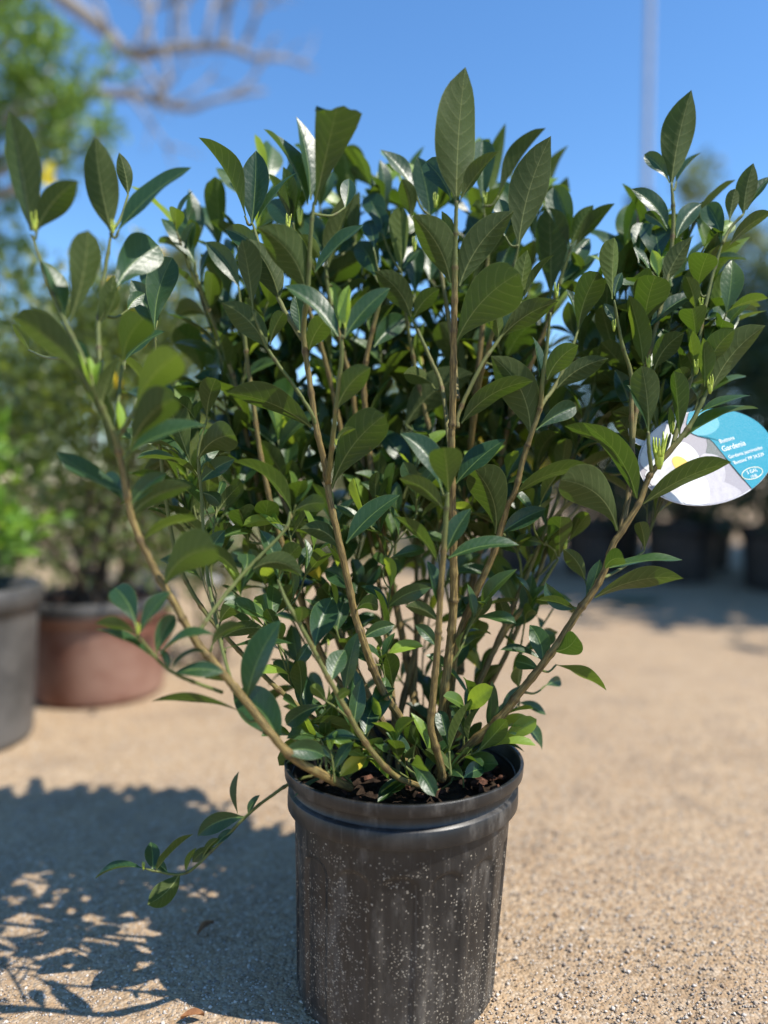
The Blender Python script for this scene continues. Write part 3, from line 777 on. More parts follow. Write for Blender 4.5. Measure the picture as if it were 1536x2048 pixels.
def leaf_geo(C, S, TN, hw, shape, rg, nu=16, nv=8, tone=None, young=0.0, fold=0.36, curl=0.0):
    """C(t) midrib points (nu+1,3), S side vectors, TN upper-side normals, hw maximum half width"""
    t = np.linspace(0, 1, nu + 1)
    w = profile(t * (0.80 if shape == 'c' else 1.0), shape) * hw
    u = np.linspace(-1, 1, nv + 1)
    asym = 1 + 0.07 * rg.normal() * np.sign(u)
    ph = rg.uniform(0, 6.28)
    wave = 0.11 * rg.uniform(0.3, 1.7)
    U = u[None, :, None] * asym[None, :, None]
    au = np.abs(u)
    f = fold * rg.uniform(0.5, 1.5)
    lift = f * au[None] * w[:, None]                                                    # keel-shaped blade
    lift = lift - curl * (au[None] ** 2) * w[:, None]
    lift = lift + wave * hw * (au[None] ** 2) * np.sin(7.5 * t[:, None] + ph + 1.7 * np.sign(u)[None]) * np.sin(math.pi * t)[:, None]
    vein = np.sin(2 * math.pi * (9 * (t[:, None] - 0.17 * au[None] ** 1.25))) * 0.0
    V = C[:, None, :] + U * w[:, None, None] * S[:, None, :] * math.cos(f * .6) + (lift + vein)[:, :, None] * TN[:, None, :]
    if shape == 'c':                       # torn-off tip: uneven end
        jag = np.array([0.00, 0.02, 0.01, 0.03, 0.0, -0.05, -0.06, -0.10, -0.12])[:nv + 1]
        L = np.linalg.norm(C[-1] - C[0])
        d = nrm(C[-1] - C[-2])
        V[-1] += (jag[:, None] * L) * d
    V = V.reshape(-1, 3)
    idx = np.arange((nu + 1) * (nv + 1)).reshape(nu + 1, nv + 1)
    F = np.stack([idx[:-1, :-1], idx[:-1, 1:], idx[1:, 1:], idx[1:, :-1]], -1).reshape(-1, 4)
    UV = np.stack(np.meshgrid(np.linspace(0, 1, nv + 1), t), -1).reshape(-1, 2)
    lat = (au[None] * w[:, None] / np.maximum(1.25 - t, .35)[:, None]).ravel()
    tone = rg.random() if tone is None else tone
    n = len(V)
    return V, F, UV, {'lat': lat, 'tone': np.full(n, tone), 'young': np.full(n, young)}

def frames(C, side_hint):
    T = np.gradient(C, axis=0)
    T /= np.linalg.norm(T, axis=1)[:, None] + 1e-12
    S = side_hint[None] - T * (T @ side_hint)[:, None]
    S /= np.linalg.norm(S, axis=1)[:, None] + 1e-12
    return T, S

def check_orient(V, F, TN):
    q = F[len(F) // 2]
    n = np.cross(V[q[1]] - V[q[0]], V[q[3]] - V[q[0]])
    return np.dot(n, TN) > 0

def add_leaf_obj(V, F, UV, A, TNmid, parent):
    if not check_orient(V, F, TNmid):
        F = F[:, ::-1]
    return mesh_obj('leaf', V, F, M['leaf'], parent, attrs=A, uv=UV)

TWIG_DONE = []
def attach(bx, by, dd):
    """pixel and depth where a leaf base meets wood; makes a short twig when no stem passes there"""
    dist = np.hypot(SPX[:, 0] - bx, SPX[:, 1] - by)
    i = int(np.argmin(dist))
    if dist[i] < 16 and dd < 0.015:
        # among stem points this close, prefer the nearest to the viewer
        near = np.where(dist < dist[i] + 5)[0]
        i = near[np.argmin(SD[near])]
        return bx, by, SD[i]
    for (x, y, d) in TWIG_DONE:
        if math.hypot(x - bx, y - by) < 12 and dd < 0.2: return bx, by, d
    low = SPX[:, 1] > by + 8
    cost = np.where(low, np.hypot(SPX[:, 0] - bx, (SPX[:, 1] - by) * 0.8), 1e9)
    j = int(np.argmin(cost))
    d = SD[j] + dd
    a = P(SPX[j, 0], SPX[j, 1], SD[j]); b = P(bx, by, d)
    mid = a * 0.45 + b * 0.55 + np.array((0, 0, -0.006))
    path = smooth_path([a, mid, b], 9)
    stem_mesh(path, np.linspace(0.0021, 0.0014, 9), SHRUB, int(bx * 7 + by))
    TWIG_DONE.append((bx, by, d))
    return bx, by, d

LEAF_N = 0
NEAR_BOXES = []
for li, L in enumerate(LEAVES):
    bx, by, tx, ty, wpx, side, bow, shape = L[:8]
    dd = L[8] if len(L) > 8 else 0.0
    rg = np.random.default_rng(1000 + li)
    bx, by, d = attach(bx, by, dd)
    lpx = math.hypot(tx - bx, ty - by)
    ratio = 0.42
    under = side in 'ug'
    dz = 0.0; roll = 0.0; wact = wpx
    if wpx > ratio * lpx:
        la = min(wpx / ratio, lpx * 1.75)
        dz = math.sqrt(max(la * la - lpx * lpx, 0)) * d / FPX
        dz = min(dz, 0.05)
    else:
        wact = max(wpx, min(ratio * lpx * rg.uniform(.82, 1.0), wpx * 3.2))
        roll = math.acos(min(1.0, wpx / wact))
        dz = 0.10 * lpx * d / FPX
    dz = -dz if under else dz
    B = P(bx, by, d); T = P(tx, ty, d + dz)
    mid2 = ((bx + tx) / 2, (by + ty) / 2)
    dx, dy = (tx - bx) / lpx, (ty - by) / lpx
    cx, cy = mid2[0] - dy * bow * 1.6, mid2[1] + dx * bow * 1.6      # midrib bow
    K = P(cx, cy, d + dz * 0.35)
    n_ = 16
    t = np.linspace(0, 1, n_ + 1)[:, None]
    C = (1 - t) ** 2 * B + 2 * t * (1 - t) * K + t ** 2 * T
    view = nrm((B + T) / 2 - CAM)
    ax = nrm(T - B)
    S0 = nrm(np.cross(ax, view))
    N0 = np.cross(S0, ax)
    if np.dot(N0, view) > 0: N0 = -N0
    best = None
    for sg in (1, -1):
        r_ = roll * sg
        Nn = N0 * math.cos(r_) - S0 * math.sin(r_)
        Sn = S0 * math.cos(r_) + N0 * math.sin(r_)
        TN = -Nn if under else Nn
        if best is None or TN[2] > best[0]: best = (TN[2], Sn, TN)
    _, Sn, TN0 = best
    Tg, S = frames(C, Sn)
    TN = np.cross(Tg, S)
    if np.dot(TN[n_ // 2], TN0) < 0: TN = -TN
    young = {'y': 0.9, 'g': 0.14}.get(side, 0.0) + 0.03 * rg.random()
    hw = 0.5 * wact * (d + dz * .5) / FPX
    V, F, UV, A = leaf_geo(C, S, TN, hw, shape, rg, 16, 8, tone=0.98 * rg.random(), young=young)
    add_leaf_obj(V, F, UV, A, TN[n_ // 2], SHRUB)
    LEAF_N += 1

# ---- further shoots behind, filling the crown
def grow_leaf(B, d0, up, length, rg, arch=0.35, tip=False):
    """free leaf from B in direction d0, upper side towards 'up', tip arching over"""
    d0 = nrm(d0)
    S0 = np.cross(d0, up)
    if np.linalg.norm(S0) < 0.1: S0 = np.cross(d0, np.array((1.0, .3, 0)))
    S0 = nrm(S0)
    upn = nrm(np.cross(S0, d0))
    if np.dot(upn, up) < 0: upn = -upn
    T = B + d0 * length - upn * length * arch * 0.45
    K = B + d0 * length * 0.5 + upn * length * arch * 0.30
    t = np.linspace(0, 1, 13)[:, None]
    C = (1 - t) ** 2 * B + 2 * t * (1 - t) * K + t ** 2 * T
    tw = rg.normal(0, 0.42)
    Sn = nrm(S0 * math.cos(tw) + upn * math.sin(tw))
    Tg, S = frames(C, Sn)
    TN = np.cross(Tg, S)
    if np.dot(TN[6], upn) < 0: TN = -TN
    hw = length * rg.uniform(0.165, 0.212)
    shape = 'o' if rg.random() < 0.45 else 'e'
    yg = 0.12 * rg.random() if rg.random() > 0.06 else 0.6
    if tip and rg.random() < 0.35: yg = rg.uniform(0.2, 0.75)
    V, F, UV, A = leaf_geo(C, S, TN, hw, shape, rg, 12, 6, young=yg)
    if not check_orient(V, F, TN[6]): F = F[:, ::-1]
    return V, F, UV, A

BACK = [  # tip x, y, depth of shoots behind, and how far down the leaves go (fraction of the length)
 (372,480,1.03,.45),(440,455,1.07,.45),(520,405,1.04,.5),(560,430,1.10,.5),(640,415,1.06,.5),(690,400,1.12,.5),(745,420,1.08,.5),(805,410,1.12,.5),(850,385,1.10,.5),(935,365,1.10,.5),(985,395,1.12,.5),
 (1040,430,1.08,.5),(1090,425,1.12,.5),(1255,500,1.03,.45),(1290,480,1.0,.4),(1310,560,1.02,.45),(1370,530,.99,.4),(1420,540,.98,.4),(1350,620,.96,.4),(1430,650,.96,.4),
 (460,600,1.12,.5),(540,560,1.13,.5),(610,540,1.15,.55),(700,560,1.16,.55),(780,540,1.16,.55),(860,560,1.17,.55),(940,540,1.16,.55),(1010,560,1.15,.55),(1070,590,1.15,.55),
 (420,820,1.05,.4),(360,860,.98,.35),(500,740,1.1,.5),(580,700,1.1,.5),(760,700,1.05,.6),(850,740,1.05,.6),(960,770,1.08,.6),(1040,900,1.05,.5),(1150,920,1.02,.4),(640,900,1.06,.5),(740,880,1.02,.55),(560,880,1.0,.45),(830,930,1.0,.5),
 (470,960,1.0,.4),(950,960,1.0,.45),
 (520,1150,1.0,.8),(680,1120,1.08,.8),(760,1080,1.1,.8),(840,1060,1.1,.8),(930,1080,1.08,.8),(600,1330,.98,.8),(780,1240,1.05,.8),(860,1230,1.06,.8),(950,1310,1.0,.8),(640,1430,.94,.8),(750,1400,1.0,.8),(890,1400,1.03,.8),
 (720,1190,.98,.8),(660,1040,.96,.8),(590,1010,.99,.8),(880,1050,1.0,.8),(1060,1060,1.0,.8),(780,1010,.96,.8),
 (440,700,1.05,.6),(520,660,1.08,.6),(600,620,1.08,.6),(680,640,1.10,.6),(740,610,1.12,.6),(800,650,1.10,.6),(870,640,1.12,.6),(950,630,1.10,.6),(1010,660,1.08,.6),(1080,690,1.08,.6),(480,820,1.04,.6),(560,780,1.06,.6),(650,790,1.08,.6),
 (720,770,1.1,.6),(800,800,1.1,.6),(880,820,1.1,.6),(950,850,1.08,.6),(1010,830,1.06,.6),(1100,860,1.02,.5),(600,930,1.04,.6),(700,950,1.08,.6),(790,920,1.08,.6),(870,930,1.06,.6),(1240,600,1.0,.5),(1300,640,.99,.5),(1380,680,.97,.5),(1330,500,1.0,.4),
 (790,1490,.85,.9),(830,1525,.845,.9),(900,1500,.86,.9),(960,1500,.88,.9),(725,1520,.84,.9),(1000,1480,.92,.9),
 (600,1400,.86,.9),(760,1300,.9,.9),(930,1420,.9,.9),(650,1470,.86,.9),(700,1500,.87,.9),(740,1450,.86,.9),(845,1500,.88,.9),(940,1480,.9,.9),(1000,1440,.92,.9),(610,1450,.84,.9),(540,1260,.86,.9),(960,1220,.9,.9),(780,1180,.92,.9),(620,1120,.88,.9),
 (560,1050,.9,.9),(740,1050,.92,.9),(830,1000,.94,.9),(430,1000,.9,.9),(380,930,.88,.9),(1080,1010,.93,.9),(1010,960,.95,.9),(870,1420,.98,.9),(670,1230,.93,.9),(1060,1220,.95,.9),
 (340,900,.99,.7),(300,800,1.0,.7),(390,1010,.97,.7),(430,1100,.96,.7),(480,1190,.95,.7),
]
fill = []
rg0 = np.random.default_rng(55)
for bi, (tx, ty, td, low) in enumerate(BACK):
    rg = np.random.default_rng(500 + bi)
    if ty < 620: ty += rg.uniform(-28, 45)
    tip = P(tx, ty, td)
    if bi % 5 == 0 and ty < 620:
        a = rg.uniform(0, 6.28); rr = 0.05 * math.sqrt(rg.random())
        base = np.array((POT_X + rr * math.cos(a), POT_Y + 0.02 + rr * math.sin(a), 0.235)); rb = 0.0055
    else:                                   # fork from wood that is already there
        allp = np.vstack(S3); allr = np.concatenate(SR3)
        hd = np.hypot(*(allp[:, :2] - tip[:2]).T)
        want = 0.28 if ty < 900 else (0.13 if td > 0.945 else 0.07)
        cost = hd + 0.6 * np.abs(tip[2] - allp[:, 2] - want) + np.where(allp[:, 2] > tip[2] - 0.05, 9, 0) + np.where(allp[:, 2] < 0.27, 2, 0)
        j = int(np.argmin(cost)); base = allp[j]; rb = min(allr[j] * 0.85, 0.0045 if ty < 950 else 0.0022)
    out = tip - base; out[2] = 0
    c1 = base + np.array((0, 0, (tip[2] - base[2]) * 0.28)) + out * 0.34
    c2 = base + np.array((0, 0, (tip[2] - base[2]) * 0.66)) + out * 0.74 + rg.normal(0, .010, 3)
    path = smooth_path([base, c1, c2, tip], 40)
    path = path + 0.0025 * np.sin(np.linspace(0, 9, 40) + bi)[:, None] * rg.normal(0, 1, 3)[None]
    h = np.linalg.norm(tip - base)
    rad = np.linspace(rb, 0.0017, 40)
    stem_mesh(path, rad, SHRUB, 900 + bi)
    Tn = np.gradient(path, axis=0); Tn /= np.linalg.norm(Tn, axis=1)[:, None]
    s = np.concatenate([[0], np.cumsum(np.linalg.norm(np.diff(path, axis=0), axis=1))])
    pos = s[-1]; step = 0.022; k = 0
    rot = rg.uniform(0, 3.14)
    low = max(low, min(.9, 0.30 / s[-1])) if ty < 900 else low
    while pos > s[-1] * (1 - low):
        i = min(39, int(np.searchsorted(s, pos)))
        B = path[i]; t_ = Tn[i]
        e1 = nrm(np.cross(t_, np.array((0.3, 1, 0.1)))); e2 = np.cross(t_, e1)
        az = rot + k * math.pi / 2 + rg.normal(0, .25)
        spread = 0.35 if k == 0 else rg.uniform(0.5, 1.0)
        for sgn in (1, -1):
            rd = (e1 * math.cos(az) + e2 * math.sin(az)) * sgn
            d0 = t_ * math.cos(spread) + rd * math.sin(spread)
            inw = np.array((POT_X, POT_Y - 0.05, 0)) - B; inw[2] = 0; inw = nrm(inw)
            up = nrm(t_ * 0.35 - rd * 0.7 + inw * 0.7 + np.array((0, 0, 0.3)))
            ln = rg.uniform(0.052, 0.090) * (0.72 if ty > 950 else 1) * (1.18 if k == 0 and ty < 800 else 1)
            fill.append((depth_of(B), grow_leaf(B, d0, up, ln, rg, rg.uniform(0.05, 0.6), k == 0)))
        # side twig
        if k in (2, 4, 6) and rg.random() < 0.45:
            az2 = rg.uniform(0, 6.28)
            rd = e1 * math.cos(az2) + e2 * math.sin(az2)
            dv = nrm(t_ * 0.8 + rd * 0.7)
            e = B + dv * rg.uniform(0.04, 0.08) + np.array((0, 0, .015))
            tp = smooth_path([B, (B + e) / 2 - np.array((0, 0, .004)), e], 8)
            stem_mesh(tp, np.linspace(.0019, .0014, 8), SHRUB, 3000 + bi * 10 + k)
            for q in range(2):
                bb = e if q == 0 else tp[4]
                for sgn in (1, -1):
                    rd2 = nrm(np.cross(dv, rg.normal(0, 1, 3))) * sgn
                    d0 = dv * math.cos(.7) + rd2 * math.sin(.7)
                    fill.append((depth_of(bb), grow_leaf(bb, d0, nrm(dv * .5 - rd2 * .4 + np.array((0, 0, .8))), rg.uniform(.04, .072), rg, .3)))
        pos -= step
        step = rg.uniform(0.030, 0.046)
        k += 1
def hides_tag(V):
    c = V.mean(0); d = depth_of(c)
    if d > 0.96: return False
    x = 768 + c[0] / d * FPX
    y = 1024 - ((c[1] * SP + (c[2] - CAM_H) * CP)) / d * FPX
    return ((x - 1430) / 165) ** 2 + ((y - 912) / 105) ** 2 < 1
fill = [q for q in fill if not hides_tag(q[1][0])]
fill.sort(key=lambda q: q[0])
quota = max(0, 300 - LEAF_N)
for dep, (V, F, UV, A) in fill[:quota]:
    mesh_obj('leaf', V, F, M['leaf'], SHRUB, attrs=A, uv=UV)
rest = fill[quota:]
if rest:
    off = 0; VV, FF, UU, AA = [], [], [], {'lat': [], 'tone': [], 'young': []}
    for dep, (V, F, UV, A) in rest:
        VV.append(V); FF.append(F + off); UU.append(UV); off += len(V)
        for k_ in AA: AA[k_].append(A[k_])
    o = mesh_obj('foliage', np.vstack(VV), np.vstack(FF), M['leaf'], SHRUB, attrs={k_: np.concatenate(v_) for k_, v_ in AA.items()}, uv=np.vstack(UU))
    o['kind'] = 'stuff'
print('LEAVES placed', LEAF_N, 'fill', len(fill))

# ---- flower buds: claw-like sepals on a short base
def bud(px, py, d, size, n=5, lean=(0, 0, 1)):
    B = P(px, py, d)
    rg = np.random.default_rng(int(px + py))
    up = nrm(np.array(lean) + np.array((0, 0, .001)))
    e1 = nrm(np.cross(up, np.array((.2, 1, .1)))); e2 = np.cross(up, e1)
    VV, FF, off = [], [], 0
    V, F = tube(smooth_path([B - up * size * .15, B + up * size * .2, B + up * size * .45], 5), [size * .06, size * .13, size * .15, size * .16, size * .08], 7)
    VV.append(V); FF += [tuple(i + off for i in f) for f in F]; off += len(V)
    for k in range(n):
        a = 6.283 * k / n + rg.normal(0, .2)
        rd = e1 * math.cos(a) + e2 * math.sin(a)
        s = size * rg.uniform(.8, 1.1)
        p = smooth_path([B + up * size * .25 + rd * size * .08, B + up * s * .65 + rd * size * .17, B + up * s + rd * size * rg.uniform(.12, .26)], 6)
        V, F = tube(p, np.linspace(size * .075, size * .02, 6), 5)
        VV.append(V); FF += [tuple(i + off for i in f) for f in F]; off += len(V)
    mesh_obj('flower_bud', np.vstack(VV), FF, M['bud'], SHRUB)
for b in ((1297,736,.90,.014),(1420,783,.848,.018),(1318,930,.85,.034,6),(1113,592,.865,.014),(829,500,.965,.016),(1402,618,.905,.013),(276,1266,.704,.010),(1393,745,.86,.014),(1345,866,.862,.012),(600,445,.79,.016),
          (576,458,.86,.016),(871,412,.955,.016),(970,405,.98,.014),(69,458,.718,.016),(226,464,.758,.012),(287,1738,.90,.009),(1130,1096,.95,.018),(700,990,1.0,.012),(1228,660,.885,.012),(672,890,.80,.006),(690,655,.78,.010),(657,1290,.775,.006)):
    bud(*b)

# ------------------------------------------------------------------ plant tag hanging in the right-hand shoot
def flat_mat(name, color, rough=0.35, speck=0.0, blotch=False):
    m, nt, out = mat(name)
    n = noise(nt, 1600, 2, 0.7, coords(nt, 'Object')).outputs[0]
    soft = noise(nt, 75, 3, 0.6, coords(nt, 'Object')).outputs[0]
    color = mixc(nt, math_n(nt, 'MULTIPLY', sstep(nt, soft, 0.40, 0.66), 0.45 if blotch else 0.0), color, (0.36, 0.33, 0.34))
    col = mixc(nt, math_n(nt, 'MULTIPLY', sstep(nt, n, 0.52, 0.72), speck), color, (0.9, 0.92, 0.92))
    principled(nt, out, col, rough, 0.5)
    return m

def build_tag():
    D = 0.925
    C0 = P(1415, 912, D)
    root = empty('plant_tag', C0)
    tag(root, 'oval glossy plant tag with white flower picture and teal lettering panel', 'plant tag')
    rot = R(15)
    # card plane: mostly facing the viewer, tipped up towards the sky
    right = nrm(np.array((1.0, 0.22, 0.0)))
    up = nrm(np.array((0.0, 0.42, 1.0)))
    nor = np.cross(right, up); nor = nrm(nor)
    if nor[1] > 0: nor = -nor
    up = nrm(np.cross(nor, right)); up = up if up[2] > 0 else -up
    k = D / FPX
    def W(X, Y, lift):
        return C0 + right * (X - 1415) * k * 1.02 + up * (912 - Y) * k * 1.08 + nor * lift
    def ell(cx, cy, a, b, ang, n=72, t0=0, t1=2 * math.pi):
        return [(cx + a * math.cos(t) * math.cos(ang) + b * math.sin(t) * math.sin(ang) * -1,
                 cy - (a * math.cos(t) * math.sin(ang) + b * math.sin(t) * math.cos(ang))) for t in np.linspace(t0, t1, n, endpoint=(t1 - t0) < 6.28)]
    def sheet(name, pts, lift, m, parent=root):
        if len(pts) < 20:                       # rounded petal outline
            q_ = np.array(pts, float); pts = []
            for i in range(len(q_)):
                p0, p1, p2, p3 = q_[i - 1], q_[i], q_[(i + 1) % len(q_)], q_[(i + 2) % len(q_)]
                for t in (0, .2, .4, .6, .8):
                    pts.append(tuple(.5 * (2 * p1 + (p2 - p0) * t + (2 * p0 - 5 * p1 + 4 * p2 - p3) * t * t + (3 * p1 - p0 - 3 * p2 + p3) * t ** 3)))
            pts = clip(pts, .985)
        V = [W(x, y, lift) for x, y in pts]
        ctr = np.mean(V, axis=0)
        n = len(V)
        F = [(i, (i + 1) % n, n) for i in range(n)]
        V.append(ctr)
        a = np.cross(V[1] - V[0], V[n] - V[0])
        if np.dot(a, nor) < 0: F = [f[::-1] for f in F]
        return mesh_obj(name, V, F, m, parent, smooth=False)
    def clip(pts, s=0.985):
        out = []
        for x, y in pts:
            dx, dy = x - 1415, 912 - y
            lx = dx * math.cos(rot) + dy * math.sin(rot); ly = -dx * math.sin(rot) + dy * math.cos(rot)
            q = math.hypot(lx / 158, ly / 92)
            if q > s:
                lx *= s / q; ly *= s / q
                dx = lx * math.cos(rot) - ly * math.sin(rot); dy = lx * math.sin(rot) + ly * math.cos(rot)
                x, y = 1415 + dx, 912 - dy
            out.append((x, y))
        return out
    white = flat_mat('tag_white', (0.66, 0.66, 0.66), 0.3)
    petal = flat_mat('tag_petal_white', (0.62, 0.62, 0.60), 0.3, 0.1, True)
    lav = flat_mat('tag_petal_lavender', (0.34, 0.315, 0.335), 0.3, 0.25)
    lav2 = flat_mat('tag_petal_mauve', (0.50, 0.475, 0.49), 0.3, 0.25, True)
    gry = flat_mat('tag_leaf_grey', (0.11, 0.125, 0.11), 0.35, 0.4)
    teal = flat_mat('tag_teal', (0.020, 0.27, 0.36), 0.26, 0.25)
    teal2 = flat_mat('tag_light_teal', (0.13, 0.42, 0.50), 0.26, 0.3)
    yel = flat_mat('tag_yellow', (0.70, 0.46, 0.06), 0.4)
    crm = flat_mat('tag_cream', (0.80, 0.74, 0.50), 0.4)
    txt = flat_mat('tag_lettering', (0.85, 0.87, 0.86), 0.4)
    # card with thickness
    el = ell(1415, 912, 158, 92, rot)
    n = len(el)
    V = [W(x, y, 0.0) for x, y in el] + [W(x, y, -0.0006) for x, y in el]
    F = [tuple(range(n)), tuple(range(2 * n - 1, n - 1, -1))] + [(i, i + n, (i + 1) % n + n, (i + 1) % n) for i in range(n)]
    if np.dot(np.cross(V[1] - V[0], V[2] - V[0]), nor) < 0: F = [f[::-1] for f in F]
    card = mesh_obj('card', V, F, white, root, smooth=False)
    s = 0.00025
    sheet('picture_ground', clip(ell(1415, 912, 156, 90, rot)), s, lav)
    sheet('leaf_print', clip([(1425, 868), (1450, 880), (1470, 925), (1490, 960), (1480, 960), (1462, 925), (1438, 912), (1414, 908), (1420, 890)]), 2 * s, gry)
    sheet('leaf_print', clip([(1325, 845), (1345, 830), (1372, 826), (1380, 845), (1352, 858), (1335, 850)]), 2 * s, gry)
    sheet('petal_print', clip([(1400, 912), (1420, 908), (1440, 914), (1446, 930), (1440, 960), (1410, 985), (1385, 985), (1375, 950)]), 2.2 * s, lav2)
    sheet('petal_print', clip([(1370, 975), (1400, 960), (1440, 965), (1470, 985), (1440, 1010), (1380, 1020)]), 2.4 * s, lav2)
    sheet('petal_print', clip([(1262, 880), (1285, 862), (1330, 842), (1352, 858), (1362, 890), (1350, 925), (1318, 940), (1285, 945), (1265, 925)]), 2.6 * s, petal)
    sheet('petal_print', clip([(1270, 950), (1310, 930), (1345, 935), (1350, 975), (1335, 1008), (1295, 1000)]), 2.8 * s, petal)
    sheet('petal_print', clip([(1335, 985), (1350, 950), (1375, 938), (1400, 960), (1395, 1000), (1370, 1012), (1340, 1010)]), 3.0 * s, white)
    sheet('petal_print', clip([(1350, 890), (1372, 886), (1392, 905), (1396, 935), (1385, 955), (1362, 940), (1352, 915)]), 3.2 * s, white)
    sheet('flower_centre', [(1334, 922), (1342, 914), (1356, 915), (1368, 926), (1366, 938), (1350, 944), (1338, 938)], 3.6 * s, yel)
    # teal panel follows the card's right-hand end
    el2 = ell(1415, 912, 157.0, 91.2, rot, 240)
    def right_of(p):
        x, y = p
        return (x - 1433) * (975 - 885) - (y - 885) * (1490 - 1433) > 0 and x > 1382
    arc = [p for p in el2 if right_of(p)]
    arc.sort(key=lambda p: math.atan2(912 - p[1], p[0] - 1490))
    # split at the wrap so that the arc runs from the lower divider end round the right to the top
    arc = [p for p in arc]
    lowi = max(range(len(arc)), key=lambda i: arc[i][1])
    arc = arc[lowi:] + arc[:lowi]
    pts = arc + [(1384, 846), (1388, 862), (1402, 872), (1422, 873), (1434, 884), (1462, 929)]
    V = [W(x, y, 4.2 * s) for x, y in pts] + [W(1480, 890, 4.2 * s)]
    nn = len(pts)
    F = [(i, (i + 1) % nn, nn) for i in range(nn)]
    if np.dot(np.cross(V[1] - V[0], V[nn] - V[0]), nor) < 0: F = [f[::-1] for f in F]
    mesh_obj('teal_panel', V, F, teal, root, smooth=False)
    sheet('emblem_print', clip(ell(1421, 848, 38, 22, R(15), 48), 0.97), 5.0 * s, teal2)
    def ring(name, cx, cy, a, b, w, m, lift):
        o_ = ell(cx, cy, a, b, rot, 60); i_ = ell(cx, cy, a - w, b - w, rot, 60)
        q = len(o_)
        V = [W(x, y, lift) for x, y in o_ + i_]
        F = [(j, (j + 1) % q, (j + 1) % q + q, j + q) for j in range(q)]
        if np.dot(np.cross(V[1] - V[0], V[q] - V[0]), nor) < 0: F = [f[::-1] for f in F]
        mesh_obj(name, V, F, m, root, smooth=False)
    ring('size_ring', 1504, 947, 26, 11.5, 1.3, crm, 5.2 * s)
    rotm = Matrix((Vector(right), Vector(up), Vector(nor))).transposed().to_4x4() @ Matrix.Rotation(rot, 4, 'Z')
    def text(body, X, Y, h, lift, align='LEFT'):
        cu = bpy.data.curves.new('lettering', 'FONT')
        cu.body = body; cu.size = h * k * 1.35; cu.align_x = align; cu.align_y = 'BOTTOM_BASELINE'
        ob = bpy.data.objects.new('lettering', cu)
        COL.objects.link(ob)
        dg = bpy.context.evaluated_depsgraph_get()
        me = bpy.data.meshes.new_from_object(ob.evaluated_get(dg))
        bpy.data.objects.remove(ob); 
        me.name = 'lettering'
        me.materials.clear(); me.materials.append(txt)
        w = W(X, Y, lift)
        me.transform(Matrix.Translation(Vector(w) - Vector(C0)) @ rotm)
        link(bpy.data.objects.new('lettering', me), root)
    text('Buttons', 1448, 887, 9, 5.4 * s)
    text('Gardenia', 1450, 904, 12, 5.4 * s)
    text('Gardenia jasminoides', 1460, 918, 7.5, 5.4 * s)
    text("'Buttons' PP 24,529", 1467, 930, 7.5, 5.4 * s)
    text('3 GAL', 1505, 946, 7.5, 5.4 * s, 'CENTER')
    text('10.8L', 1507, 955, 6.0, 5.4 * s, 'CENTER')
    # strap from the card to the stem
    a = W(1268, 882, -0.0012); b = P(1262, 862, 0.893)
    path = smooth_path([W(1300, 890, -0.0012), a, (a + b) / 2 + np.array((-.006, 0, .004)), b], 12)
    V, F = [], []
    for i, p in enumerate(path):
        V += [p + up * .004, p - up * .004]
    for i in range(len(path) - 1):
        F.append((2 * i, 2 * i + 1, 2 * i + 3, 2 * i + 2))
    mesh_obj('strap', V, F, white, root)
build_tag()

# ------------------------------------------------------------------ background plants
def leaf_cloud(points, normals, sizes, tones, rg, aspect=0.45):
    """many small folded leaves, two triangles a side"""
    n = len(points)
    d = rg.normal(0, 1, (n, 3)); d[:, 2] += 0.2
    d = d * 0.8 + normals
    d /= np.linalg.norm(d, axis=1)[:, None]
    r = rg.normal(0, 1, (n, 3))
    s = np.cross(d, r); s /= np.linalg.norm(s, axis=1)[:, None] + 1e-9
    nn = np.cross(s, d)
    L = sizes[:, None]
    w = L * aspect * 0.5
    b = points; t = points + d * L - nn * L * 0.15
    m1 = points + d * L * 0.35; m2 = points + d * L * 0.72
    V = np.stack([b, m1 + s * w + nn * w * .3, m2 + s * w * .85 + nn * w * .2, t, m2 - s * w * .85 + nn * w * .2, m1 - s * w + nn * w * .3, m1, m2], 1).reshape(-1, 3)
    q = np.array([(0, 6, 1, 1), (0, 5, 6, 6), (6, 7, 2, 1), (5, 4, 7, 6), (7, 3, 2, 2), (4, 3, 7, 7)])
    tri = np.array([(0, 6, 1), (0, 5, 6), (6, 7, 2), (6, 2, 1), (5, 4, 7), (5, 7, 6), (7, 3, 2), (4, 3, 7)])
    F = (tri[None] + (np.arange(n) * 8)[:, None, None]).reshape(-1, 3)
    return V, F, np.repeat(tones, 8)

def limb(path, r0, r1, m, parent, name='branch', n=12, sides=7):
    p = smooth_path(path, n)
    V, F = tube(p, np.linspace(r0, r1, n), sides)
    return mesh_obj(name, V, F, m, parent)

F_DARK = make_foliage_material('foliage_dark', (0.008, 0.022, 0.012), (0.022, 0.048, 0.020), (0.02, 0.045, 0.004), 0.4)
F_MID = make_foliage_material('foliage_mid', (0.020, 0.036, 0.012), (0.11, 0.135, 0.036), (0.08, 0.11, 0.012), 0.42)
F_LIME = make_foliage_material('foliage_lime', (0.06, 0.13, 0.02), (0.14, 0.24, 0.04), (0.16, 0.26, 0.02), 0.45)
F_BRIGHT = make_foliage_material('foliage_bright', (0.03, 0.065, 0.014), (0.11, 0.175, 0.035), (0.10, 0.155, 0.015), 0.45)
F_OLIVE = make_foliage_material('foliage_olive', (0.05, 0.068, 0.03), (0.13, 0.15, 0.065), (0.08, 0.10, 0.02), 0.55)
F_YELLOW = make_foliage_material('petal_yellow', (0.55, 0.42, 0.01), (0.80, 0.66, 0.04), (0.3, 0.22, 0.01), 0.5)
